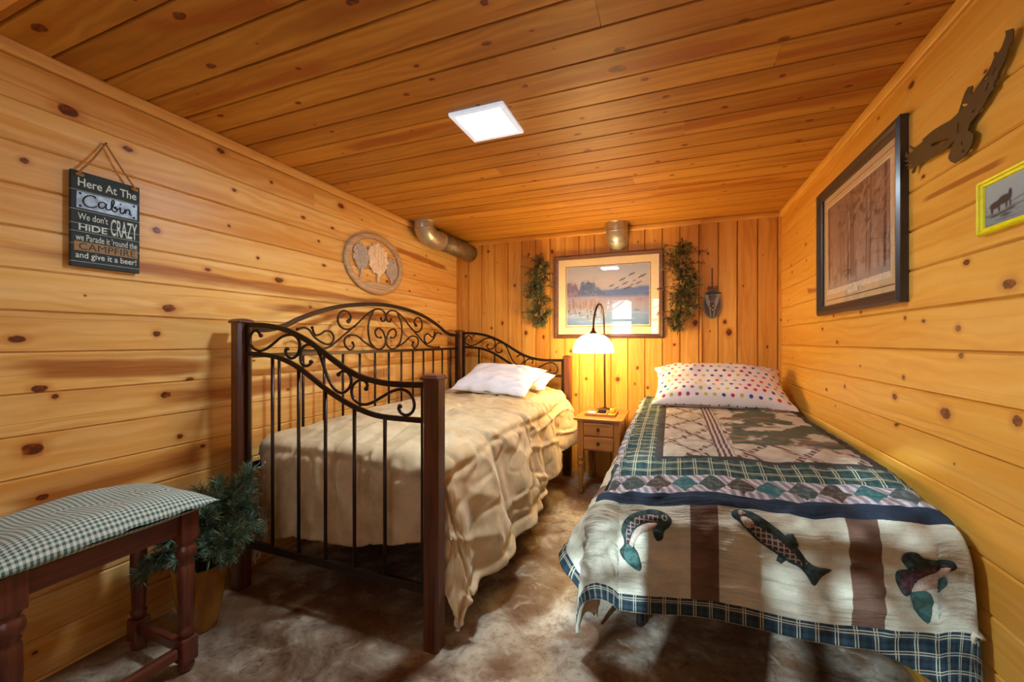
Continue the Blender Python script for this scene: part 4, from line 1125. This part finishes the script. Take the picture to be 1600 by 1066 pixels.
# forest picture on the right wall
cv = Canvas(150, 130, 8)
cv.grad([(0, '#C4B0A4'), (.15, '#AE978A'), (.5, '#947466'), (1, '#86675A')])
n1 = cv.noise(12, 10); n2 = cv.noise(40, 36); n3 = cv.noise(8, 3)
cv.blend((n1-.5)*2, rgb('#6A4C40')); cv.blend((n2-.55)*3*.6, rgb('#A48C7C'))
for k in range(22):
    x = cv.r.uniform(0, 1); w = cv.r.uniform(.006, .026); cv.line(x, cv.r.uniform(.0, .12), x+cv.r.uniform(-.02, .02), 1.02, w, cv.r.choice(['#7E6254', '#5A4036', '#8E7464', '#4A322A']), .75, .85)
for k in range(60):
    x, y = cv.r.uniform(.3, .98), cv.r.uniform(.25, .85); L = cv.r.uniform(.06, .22); a = cv.r.uniform(.5, 1.3)
    cv.line(x, y, x+L*math.cos(a)*.6, y+L*math.sin(a), .0035, cv.r.choice(['#B9A596', '#C9B8A8', '#9C8474']), .75, .7)
for k in range(40): cv.blob(cv.r.uniform(.2, .95), cv.r.uniform(.55, .98), .03, .035, cv.r.choice(['#4E3A2A', '#5E442E', '#3E2C24']), .8)
cv.line(.40, .08, .41, .34, .010, '#3A302E', .75)
for k in range(12): cv.line(.41, .16, .41+cv.r.uniform(-.12, .12), .10+cv.r.uniform(-.03, .07), .006, '#3E3A42', .75, .9)
cv.blend((.12-cv.Y+.05*n3)*10*.7, rgb('#A89A94'))
W, H = .855, .645; O = Vector((RX, 2.648, 1.264)); WY = Vector((0, -1, 0))
fp = picture('framed_picture', 'big dark framed brown forest print hung on the right wall', O, WY, EZ, W, H, .046, .032, M['frame_dark'],
        [((.045, .045, .045, .045), M['mat_tan']), ((.072, .072, .070, .072), M['mat_line']), ((.076, .076, .074, .076), M['mat_tan']), ((.098, .098, .100, .098), M['print_white'])],
        (.106, W-.106, .124, H-.106), cv, lift=.06)
m = MB(); plate(m, O, WY, EZ, -EX, .36, .47, .082, .106, .004, .0102); m.build('title_plate', M['print_white'], fp)

# yellow framed photograph
cv = Canvas(80, 60, 2)
cv.grad([(0, '#7E8A90'), (.3, '#8C989C'), (.5, '#98A4A8'), (1, '#A2ACAE')]); n = cv.noise(4, 26); cv.blend((n-.5)*3*(cv.Y < .5), rgb('#5E686E'))
for x, y, rx, ry in ((.17, .46, .11, .10), (.33, .53, .13, .12), (.27, .50, .14, .08), (.42, .62, .035, .12), (.72, .70, .08, .13), (.12, .38, .03, .12), (.24, .36, .02, .1), (.36, .40, .02, .12), (.42, .40, .02, .1)): cv.blob(x, y, rx, ry, '#3E2E26', .35)
for x, y in ((.16, .22), (.3, .24), (.42, .26), (.72, .5), (.35, .16)): cv.blob(x, y, .12, .05, '#4A4644', .7)
cv.blob(.75, .58, .05, .03, '#C8CCCC', .6); cv.line(.42, .40, .70, .48, .008, '#4E5458', .75)
W, H = .23, .138; O = Vector((RX, 1.432, 1.401))
picture('framed_photo', 'small bright yellow framed photo of dark animals wading, on the right wall', O, WY, EZ, W, H, .017, .018, M['yellow'],
        [((.014, .014, .014, .014), M['print_white'])], (.017, W-.017, .017, H-.017), cv, True, 'photo')

# eagle cut-out
m = MB()
slab(m, [(-a, b) for a, b in EAGLE], [[(-a, b) for a, b in h] for h in EAGLE_H], (RX-.014, 0, 0), (0, -1, 0), (0, 0, 1), (-1, 0, 0), -.0012, .0012)
for y, z in ((1.43, 1.755), (1.60, 1.735)): m.tube([(RX, y, z), (RX-.013, y, z)], .003, 8)
tag(m.build('eagle_silhouette', M['eagle']), 'brown cut metal eagle with spread wings, high on the right wall', 'wall ornament')

# campfire sign
sg = thing('wall_sign', 'dark slatted cabin sign with white lettering, hung by a rope on the left wall', 'sign', (LX, .863, 1.56))
SW, SH = .197, .336; SO = Vector((LX+.006, .765, 1.392)); SN = EX
m = MB(); cuts = [0, .048, .136, .175, .2, .27, SH]; cuts = [0, .018, .080, .124, .152, .200, .268, SH]
for i in range(7):
    m.box(LX+.006, LX+.020, .765, .765+SW, 1.392+cuts[i]+.0007, 1.392+cuts[i+1]-.0007, .0015)
m.build('board', M['slate_paint'], sg)
m = MB()
for c in cuts[1:-1]: m.box(LX+.006, LX+.0192, .7655, .765+SW-.0005, 1.392+c-.0009, 1.392+c+.0009)
m.build('backing', M['slat_edge'], sg)
T0 = .0146
m = MB()
put_text(m, 'Here At The', (.018, .186, .2825, .312), SO, EY, EZ, SN, T0, 0, .012)
put_text(m, "We don't", (.018, .100, .166, .190), SO, EY, EZ, SN, T0, 0, .006)
put_text(m, 'HiDE', (.020, .098, .129, .152), SO, EY, EZ, SN, T0, 0, .02)
put_text(m, 'CRAZY', (.108, .188, .128, .190), SO, EY, EZ, SN, T0, 0, .008)
put_text(m, "we Parade it 'round the", (.012, .188, .092, .116), SO, EY, EZ, SN, T0, 0, .006)
put_text(m, 'and give it a beer!', (.012, .186, .024, .052), SO, EY, EZ, SN, T0, 0, .010)
m.build('lettering', M['letter_white'], sg)
m = MB(); plate(m, SO, EY, EZ, SN, .014, .188, .206, .264, .0135, .0152); mp = m.build('metal_plate', plain('speckled tin', hexc('#8C98A4'), .5, .5, var=.35), sg)
m = MB()
def script(pts): m.tube(spline([SO+EY*a+EZ*b+SN*.0162 for a, b in pts], 5), .0021, 6)
script([(.066, .252), (.058, .258), (.044, .254), (.034, .242), (.032, .228), (.042, .216), (.058, .217), (.068, .224)])
script([(.094, .238), (.086, .244), (.075, .238), (.074, .226), (.082, .221), (.092, .230), (.095, .241), (.094, .228), (.099, .220), (.108, .226), (.116, .246), (.118, .259), (.112, .258), (.110, .240), (.112, .224), (.120, .219), (.127, .228), (.122, .238), (.118, .234), (.128, .230), (.136, .239), (.136, .225), (.142, .219), (.149, .230), (.150, .238), (.150, .222), (.155, .236), (.161, .240), (.165, .232), (.165, .222), (.170, .221)])
m.ball(tuple(SO+EY*.137+EZ*.252+SN*.016), .0026)
m.build('lettering', M['letter_black'], mp)
for a in (.024, .178):
    for b in (.213, .257): m = MB(); m.ball(tuple(SO+EY*a+EZ*b+SN*.0152), .004, sx=.4); m.build('rivet', M['steel_dark'], mp)
m = MB(); plate(m, SO, EY, EZ, SN, .008, .189, .056, .088, .0135, .0152); tw = m.build('wood_strip', M['tan_wood'], sg)
m = MB(); put_text(m, 'CAMPFIRE', (.020, .182, .060, .084), SO, EY, EZ, SN, .0156, 0, .0)
m.build('lettering', M['letter_black'], tw)
m = MB(); ap = Vector((LX+.012, .862, 1.856))
for a in (.022, .178):
    q = SO+EY*a+EZ*.322+SN*.016
    m.tube(spline([q-SN*.012+EZ*.010, q+SN*.002+EZ*.002, q+EZ*.010, (q+ap)/2+SN*.002, ap], 5), .0032, 7)
    m.tube(spline([q+EY*.010, q+EZ*.004+SN*.003, q-EY*.010, q-EZ*.004+SN*.003], 5, True), .0032, 7, 0, True)
m.build('rope', M['rope'], sg)
m = MB(); m.tube([(LX-.004, .862, 1.856), (LX+.018, .862, 1.858)], .0025, 8); m.build('nail', M['steel_dark'], sg)

# oval tree plaque
pq = thing('tree_plaque', 'oval carved wooden plaque of three trees on the left wall above the daybed', 'plaque', (LX, 2.345, 1.672))
PO = Vector((LX+.004, 2.345, 1.672))
ov = lambda rx, ry, n=56: [(rx*math.cos(2*PI*k/n), ry*math.sin(2*PI*k/n)) for k in range(n)]
m = MB(); rx, ry, bw = .305, .213, .048
prof = [(0, 0), (0, .012), (.008, .018), (.02, .020), (.036, .019), (bw-.004, .015), (bw, .010), (bw, 0)]
V, F = [], []
for i, h in prof:
    for a, b in ov(rx-i, ry-i*.86): V.append(PO+EY*a+EZ*b+EX*h)
for j in range(len(prof)-1):
    for k in range(56): F.append((j*56+k, j*56+(k+1) % 56, (j+1)*56+(k+1) % 56, (j+1)*56+k))
m.add(V, F, 0, True); m.build('frame', M['plaque_wood'], pq)
rq = random.Random(6)
def crown_outline(cx, cy, rx, ry, n=46, rough=.16):
    return [(cx+rx*math.cos(2*PI*k/n)*(1+rq.uniform(-rough, rough)), cy+ry*math.sin(2*PI*k/n)*(1+rq.uniform(-rough, rough))) for k in range(n)]
def tree(cx, cy, rx, ry, tw, bot, mt, t, dotted):
    m = MB(); slab(m, crown_outline(cx, cy, rx, ry), [], PO, EY, EZ, EX, .002, t)
    if dotted:
        for k in range(90):
            a = rq.uniform(0, 2*PI); q = math.sqrt(rq.random())*.85; m.ball(tuple(PO+EY*(cx+rx*q*math.cos(a))+EZ*(cy+ry*q*math.sin(a))+EX*t), rq.uniform(.005, .010), 0, 6, .5)
    else:
        for k in range(60):
            a = rq.uniform(0, 2*PI); q = math.sqrt(rq.random())*.8; m.ball(tuple(PO+EY*(cx+rx*q*math.cos(a))+EZ*(cy+ry*q*math.sin(a))+EX*t), rq.uniform(.012, .02), 0, 6, .25)
    slab(m, [(cx-tw*1.6, bot), (cx-tw*.7, bot+.03), (cx-tw*.5, cy-ry*.9), (cx-tw*2, cy-ry*.5), (cx, cy-ry*.6), (cx+tw*2, cy-ry*.5), (cx+tw*.5, cy-ry*.9), (cx+tw*.8, bot+.03), (cx+tw*1.8, bot)], [], PO, EY, EZ, EX, .002, t+.001)
    return m.build('tree', mt, pq)
tree(-.150, .030, .070, .088, .008, -.115, M['plaque_grey'], .008, True)
tree(.172, -.010, .068, .080, .008, -.120, M['plaque_grey'], .008, True)
tree(.020, .040, .105, .110, .012, -.158, M['plaque_pale'], .012, False)
m = MB(); slab(m, [(-.14, -.150), (-.06, -.130), (.02, -.126), (.10, -.130), (.17, -.128), (.15, -.150), (.06, -.172), (-.06, -.172)], [], PO, EY, EZ, EX, .002, .014); m.build('ground', M['plaque_wood'], pq)

# oval slate plaque on the back wall
oq = thing('hanging_plaque', 'small dark oval plaque with pale feathers, hanging from a ribbon on the back wall', 'plaque', (.292, BY, 1.42))
OO = Vector((.292, BY, 1.418)); ON = Vector((0, -1, 0)); k_ = .1165/240
pp = lambda l: [((a-272)*k_, -(b-722)*k_) for a, b in l]
m = MB(); slab(m, ov(.0635, .1165, 40), [], OO, EX, EZ, ON, .004, .014); m.build('board', M['slate'], oq)
m = MB(); slab(m, ov(.0605, .1125, 40), [ov(.0575, .109, 40)[::-1]], OO, EX, EZ, ON, .013, .0155)
for sgn in (1, -1):
    q = lambda l: [(a*sgn, b) for a, b in pp(l)][::sgn]
    slab(m, q([(168, 568), (214, 578), (240, 700), (236, 790), (222, 775), (190, 715), (172, 640)]), [], OO, EX, EZ, ON, .013, .0165)
    slab(m, q([(228, 775), (240, 780), (258, 925), (247, 930)]), [], OO, EX, EZ, ON, .013, .0165)
m.build('feather_inlay', M['slate_pale'], oq)
m = MB()
for l in ([(168, 552), (210, 540), (272, 548), (334, 540), (402, 552), (404, 566), (272, 566), (166, 566)],): slab(m, pp(l), [], OO, EX, EZ, ON, .013, .017)
m.build('cross_band', M['frame_dark'], oq)
m = MB()
for a, b in ((285, 757), (245, 790), (312, 790), (280, 818)): slab(m, pp([(a-13, b), (a, b+8), (a+13, b), (a, b-8)])[::1], [], OO, EX, EZ, ON, .013, .0165)
m.build('diamond_inlay', M['print_white'], oq)
m = MB()
for tx, (a0, a1, b0, b1) in (('WELCOME', (228, 340, 592, 574)), ('TO', (262, 300, 620, 602)), ('THE', (250, 312, 648, 630)), ('LAKE', (242, 322, 696, 660))):
    x0, y0 = pp([(a0, b0)])[0]; x1, y1 = pp([(a1, b1)])[0]; put_text(m, tx, (x0, x1, y0, y1), OO, EX, EZ, ON, .0150, 0, .01)
m.build('lettering', M['slate_pale'], oq)
m = MB(); m.box(.287, .296, BY-.012, BY-.009, 1.53, 1.695)
for s in (1, -1): m.tube(spline([(.292, BY-.016, 1.535), (.292+s*.018, BY-.018, 1.552), (.292+s*.032, BY-.018, 1.545), (.292+s*.028, BY-.018, 1.530), (.292, BY-.016, 1.535)], 5), .009, ry=.002, up=(0, -1, 0))
m.build('ribbon', M['ribbon'], oq)

# evergreen sprays
def sprig(V, F, FM, base, d, L, n, nl, wd, mi, rs, droop=.25):
    base, d = Vector(base), Vector(d).normalized()
    for k in range(n):
        t = (k+.5)/n; p = base+d*(L*t)+Vector((0, 0, -droop*L*t*t))
        rv = Vector((rs.gauss(0, 1), rs.gauss(0, 1), rs.gauss(0, 1))); rv = (rv-d*rv.dot(d)).normalized()
        nd = (d*.65+rv*(1.0-.45*t)).normalized(); l = nl*rs.uniform(.7, 1.15)
        sd = nd.cross(Vector((rs.gauss(0, 1), rs.gauss(0, 1), rs.gauss(0, 1)))).normalized()*wd
        i = len(V); V += [p, p+nd*l*.45+sd, p+nd*l, p+nd*l*.45-sd]; F.append((i, i+1, i+2, i+3)); FM.append(mi)
def swag(label, cx, zt, zb_, half, seed, mats, lean):
    t = thing('evergreen_swag', label, 'wall swag', (cx, BY, (zt+zb_)/2), group='evergreen swags beside the geese picture'); rs = random.Random(seed)
    V, F, FM, ST = [], [], [], MB(); H = zt-zb_
    top, bot = Vector((cx+lean, BY-.03, zt-.02)), Vector((cx, BY-.03, zb_+.06))
    ST.tube([top, (top+bot)/2+Vector((.01, -.01, 0)), bot], .006, 6)
    for c in range(13):                 # ragged clumps down the spine
        f = (c+.5)/13+rs.uniform(-.03, .03); env = .55+.55*math.sin(PI*min(1, .15+f*.8))
        ctr = top.lerp(bot, f)+Vector((rs.uniform(-.42, .42)*half*env*(1 if c % 2 else -1), -.02, rs.uniform(-.015, .015)))
        ST.tube([top.lerp(bot, max(0, f-.06)), ctr], .003, 5)
        mi0 = rs.choice((0, 0, 1, 1, 2))
        for k in range(26):
            d = Vector((rs.gauss(0, 1), -abs(rs.gauss(0, .35))-.1, rs.gauss(-.25, .8))).normalized()
            L = half*env*rs.uniform(.35, .80)
            s0 = ctr+d*L*.15
            if (s0+d*L).y > BY-.010: continue
            sprig(V, F, FM, s0, d, L*.85, 24, .030, .0026, mi0 if rs.random() < .6 else rs.choice((0, 0, 1, 2)), rs)
    for k in range(13):     # stray tips
        f = (k+.5)/13; s = 1 if k % 2 else -1; p = top.lerp(bot, f)+Vector((0, -.02, 0))
        d = Vector((s, -.25, rs.uniform(-.3, .6))).normalized(); e = p+d*half*rs.uniform(.8, 1.3)
        ST.tube([p, e], .0022, 5); sprig(V, F, FM, e-d*.04, d, .055, 26, .026, .0026, rs.choice((0, 2)), rs)
    obj_from('foliage', V, F, None, t, False, mats, FM); ST.build('stem', M['twig'], t)
    for k in range(5):
        f = rs.uniform(.15, .9); p = top.lerp(bot, f)+Vector((rs.uniform(-.6, .6)*half, -.06, 0)); m = MB()
        m.lathe([(1e-5, -.024), (.010, -.018), (.015, -.006), (.012, .010), (1e-5, .022)], tuple(p), 9); m.build('pine_cone', M['cone'], t)
swag('narrow dry evergreen swag left of the geese picture', -1.085, 1.885, 1.205, .125, 3, [M['needle_olive'], M['needle_dark'], M['needle_tip']], -.02)
swag('fuller evergreen swag right of the geese picture', .060, 1.915, 1.180, .140, 9, [M['needle_olive'], M['needle_dark'], M['needle_tip']], .02)

# ---------------------------------------------------------------- nightstand and what stands on it
ns = thing('nightstand', 'small maple nightstand with two drawers and turned legs between the beds', 'nightstand', (-.497, 3.22, 0))
NX0, NX1, NY0, NY1, NZ = -.650, -.345, 3.000, 3.440, .548
m = MB(); m.box(NX0-.025, NX1+.025, NY0-.025, NY1+.02, NZ, NZ+.018, .006); m.build('top', M['maple_x'], ns)
m = MB()
m.box(NX0+.01, NX1-.01, NY0+.012, NY0+.02, .325, NZ)
m.box(NX0+.006, NX0+.018, NY0+.02, NY1-.02, .325, NZ); m.box(NX1-.018, NX1-.006, NY0+.02, NY1-.02, .325, NZ)
m.box(NX0+.01, NX1-.01, NY1-.02, NY1-.012, .325, NZ)
m.build('case', M['maple_x'], ns)
legp = [(.010, 0), (.014, .008), (.016, .03), (.011, .045), (.017, .055), (.011, .066), (.013, .09), (.019, .16), (.0185, .19), (.012, .205), (.020, .216), (.022, .226), (.016, .24), (.014, .25), (.021, .262), (.0215, .28)]
for x in (NX0+.021, NX1-.021):
    for y in (NY0+.021, NY1-.021):
        m = MB(); m.lathe([(r*1.22, z) for r, z in legp], (x, y, 0), 16); m.box(x-.021, x+.021, y-.021, y+.021, .278, NZ, .003); m.build('leg', M['maple'], ns)
for z0, z1 in ((.440, .530), (.336, .428)):
    m = MB(); m.box(NX0+.046, NX1-.046, NY0-.006, NY0+.012, z0, z1, .006); d = m.build('drawer', M['maple_x'], ns)
    zc = (z0+z1)/2; xc = (NX0+NX1)/2
    m = MB(); m.lathe([(.013, 0), (.013, .003), (.005, .006), (.006, .014), (.011, .020), (.009, .026), (1e-5, .028)], (0, 0, 0), 14, 0, Matrix.Translation((xc, NY0-.006, zc)) @ Matrix.Rotation(PI/2, 4, 'X'))
    m.build('knob', M['brass_dark'], d)

NT = NZ+.018
lp = thing('table_lamp', 'arched bronze table lamp with a glowing white bowl shade on the nightstand', 'lamp', (-.505, 3.375, NT))
m = MB(); m.lathe([(.070, 0), (.072, .006), (.060, .014), (.018, .022), (.009, .034)], (-.505, 3.375, NT), 28); m.build('base', M['bronze'], lp)
m = MB(); ar = spline([(-.505, 3.375, NT+.02), (-.508, 3.375, .9), (-.511, 3.370, 1.22), (-.514, 3.355, 1.34), (-.524, 3.30, 1.415), (-.540, 3.215, 1.405), (-.553, 3.155, 1.32), (-.557, 3.135, 1.225)], 7)
m.tube(ar, .0075, 12); m.build('arm', M['bronze'], lp)
m = MB(); m.lathe([(.034, 0), (.026, .012), (.014, .026), (.009, .05)], (-.557, 3.133, 1.183), 20); m.build('cap', M['bronze'], lp)
m = MB(); so = [(.153, .0), (.151, .025), (.141, .062), (.118, .098), (.082, .124), (.040, .137), (1e-5, .141)]
m.lathe(so+[], (-.557, 3.133, 1.045), 40); m.lathe([(r-.004 if r > .01 else r, z-.004) for r, z in so][::-1], (-.557, 3.133, 1.045), 40)
V = m.v; m.build('lamp_shade', M['shade'], lp)
m = MB(); m.ball((-.557, 3.133, 1.105), .028); m.lathe([(.013, .03), (.013, .06)], (-.557, 3.133, 1.105), 12)
m.build('bulb', M['shade'], lp)
pd = bpy.data.lights.new('lamp_glow', 'POINT'); pd.energy = BULB_POWER; pd.color = (1.0, .68, .30); pd.shadow_soft_size = .03
po = bpy.data.objects.new('lamp_glow', pd); COL.objects.link(po); po.location = (-.557, 3.133, 1.066)

ty = thing('wooden_tray', 'low compartment tray of pale wood on the nightstand', 'tray', (-.497, 3.18, NT))
m = MB(); a, b, c, d = -.612, -.388, 3.075, 3.285
m.box(a, b, c, d, NT, NT+.005)
for q in ((a, b, c, c+.008), (a, b, d-.008, d), (a, a+.008, c+.008, d-.008), (b-.008, b, c+.008, d-.008)): m.box(*q, NT+.005, NT+.020, .002)
m.build('tray_body', M['tray_wood'], ty)
for x in (-.540, -.462):
    m = MB(); m.box(x-.003, x+.003, c+.008, d-.008, NT+.005, NT+.017); m.build('divider', M['tray_wood'], ty)
m = MB(); m.ball((-.566, 3.13, NT+.018), .030, 0, 16, 1.15, .8, .42); tag(m.build('soap_bar', M['soap']), 'small white rounded bar lying in the wooden tray', 'soap')
m = MB(); m.box(-.532, -.472, 3.20, 3.245, NT+.005, NT+.034, .003); m.box(-.529, -.475, 3.203, 3.242, NT+.034, NT+.037, .002); tag(m.build('small_box', M['black_plastic']), 'little dark box in the middle of the wooden tray', 'box')
cd = thing('candle', 'small amber candle standing in the wooden tray', 'candle', (-.425, 3.235, NT+.005))
m = MB(); m.lathe([(.020, 0), (.022, .004), (.022, .034), (.018, .038), (.004, .037)], (-.425, 3.235, NT+.005), 20); m.build('wax', M['amber_wax'], cd)
m = MB(); m.tube([(-.425, 3.235, NT+.040), (-.424, 3.235, NT+.054)], .003, 6); m.build('wick', M['black_plastic'], cd)

# ---------------------------------------------------------------- bench
bn = thing('bench', 'dark turned-leg bench against the left wall with a gingham seat', 'bench', (-1.691, .70, 0))
BL = [(-1.556, .905), (-1.556, .500), (-1.826, .905), (-1.826, .500)]
bp_ = [(.022, .115), (.018, .122), (.024, .132), (.026, .142), (.018, .150), (.021, .160), (.026, .30), (.024, .362), (.018, .370), (.024, .376), (.018, .382), (.029, .395), (.031, .410), (.027, .426), (.018, .434), (.025, .442), (.026, .452)]
for x, y in BL:
    m = MB(); m.lathe([(.014, 0), (.022, .006), (.025, .018), (.020, .030), (.018, .036)], (x, y, 0), 18); m.box(x-.026, x+.026, y-.026, y+.026, .034, .116, .005)
    m.lathe(bp_, (x, y, 0), 18); m.box(x-.027, x+.027, y-.027, y+.027, .448, .545, .004); m.build('leg', M['bench_wood'], bn)
for y in (.905, .500):
    m = MB(); m.box(-1.80, -1.582, y-.012, y+.012, .475, .540, .003); m.build('apron', M['bench_wood_y'], bn)
    m = MB(); m.box(-1.80, -1.582, y-.012, y+.012, .058, .096, .005); m.build('stretcher', M['bench_wood_y'], bn)
for x in (-1.556, -1.826):
    m = MB(); m.box(x-.012, x+.012, .526, .879, .475, .540, .003); m.build('apron', M['bench_wood_y'], bn)
m = MB(); m.box(-1.572, -1.540, .526, .879, .058, .094, .008); m.build('stretcher', M['bench_wood_y'], bn)
cu = pillow('seat_cushion', .42, .56, .062, M['gingham'], (-1.700, .700, .566), (0, 0, 0), 5, 40, .06, .004)
tag(cu, 'green and white gingham cushion on the dark bench', 'cushion')

# ---------------------------------------------------------------- potted evergreen
pt = thing('potted_evergreen', 'artificial evergreen in a tall amber glazed pot between bench and daybed', 'plant', (-1.735, 1.060, 0))
m = MB(); m.lathe([(.048, 0), (.056, .006), (.062, .03), (.082, .15), (.091, .235), (.092, .252), (.086, .256), (.082, .245), (.078, .215), (1e-5, .213)], (-1.735, 1.060, 0), 28)
m.build('pot', M['glaze'], pt)
m = MB(); m.lathe([(.077, .214), (.05, .226), (1e-5, .230)], (-1.735, 1.060, 0), 20); m.build('soil', M['twig'], pt)
V, F, FM = [], [], []; st = MB(); rs = random.Random(12); b0 = Vector((-1.735, 1.060, .225))
tips = [(-1.72, 1.20, .52), (-1.70, 1.23, .56), (-1.66, 1.18, .44), (-1.62, 1.16, .40), (-1.60, 1.10, .36), (-1.64, 1.05, .33), (-1.68, .97, .33), (-1.74, .93, .34), (-1.70, .95, .40), (-1.80, 1.0, .40),
        (-1.82, 1.12, .48), (-1.76, 1.16, .48), (-1.66, 1.12, .30), (-1.70, 1.06, .44), (-1.65, 1.20, .34), (-1.74, .98, .44), (-1.68, 1.21, .49), (-1.62, 1.07, .30), (-1.78, .91, .30), (-1.72, 1.12, .53)]
for q in tips:
    e = Vector(q); mid = (b0+e)/2+Vector((0, 0, .05)); c = spline([b0+Vector((rs.uniform(-.04, .04), rs.uniform(-.04, .04), 0)), mid, e], 5); st.tube(c, .003, 5)
    for k in range(3, len(c)):
        d = (c[k]-c[k-1]).normalized()
        for r in range(3):
            dd = (d+Vector((rs.gauss(0, .5), rs.gauss(0, .5), rs.gauss(0, .4)))).normalized()
            sprig(V, F, FM, c[k], dd, .045, 22, .042, .0017, 0 if rs.random() < .8 else 1, rs, .1)
V = [Vector((max(q.x, LX+.012), q.y, q.z)) for q in V]
obj_from('foliage', V, F, None, pt, False, [M['needle_green'], M['needle_dark']], FM); st.build('stem', M['twig'], pt)
for q in ((-1.64, 1.14, .285), (-1.70, 1.00, .375)):
    m = MB(); m.lathe([(1e-5, -.026), (.012, -.018), (.018, -.004), (.014, .014), (1e-5, .026)], q, 10); m.build('pine_cone', M['cone'], pt)
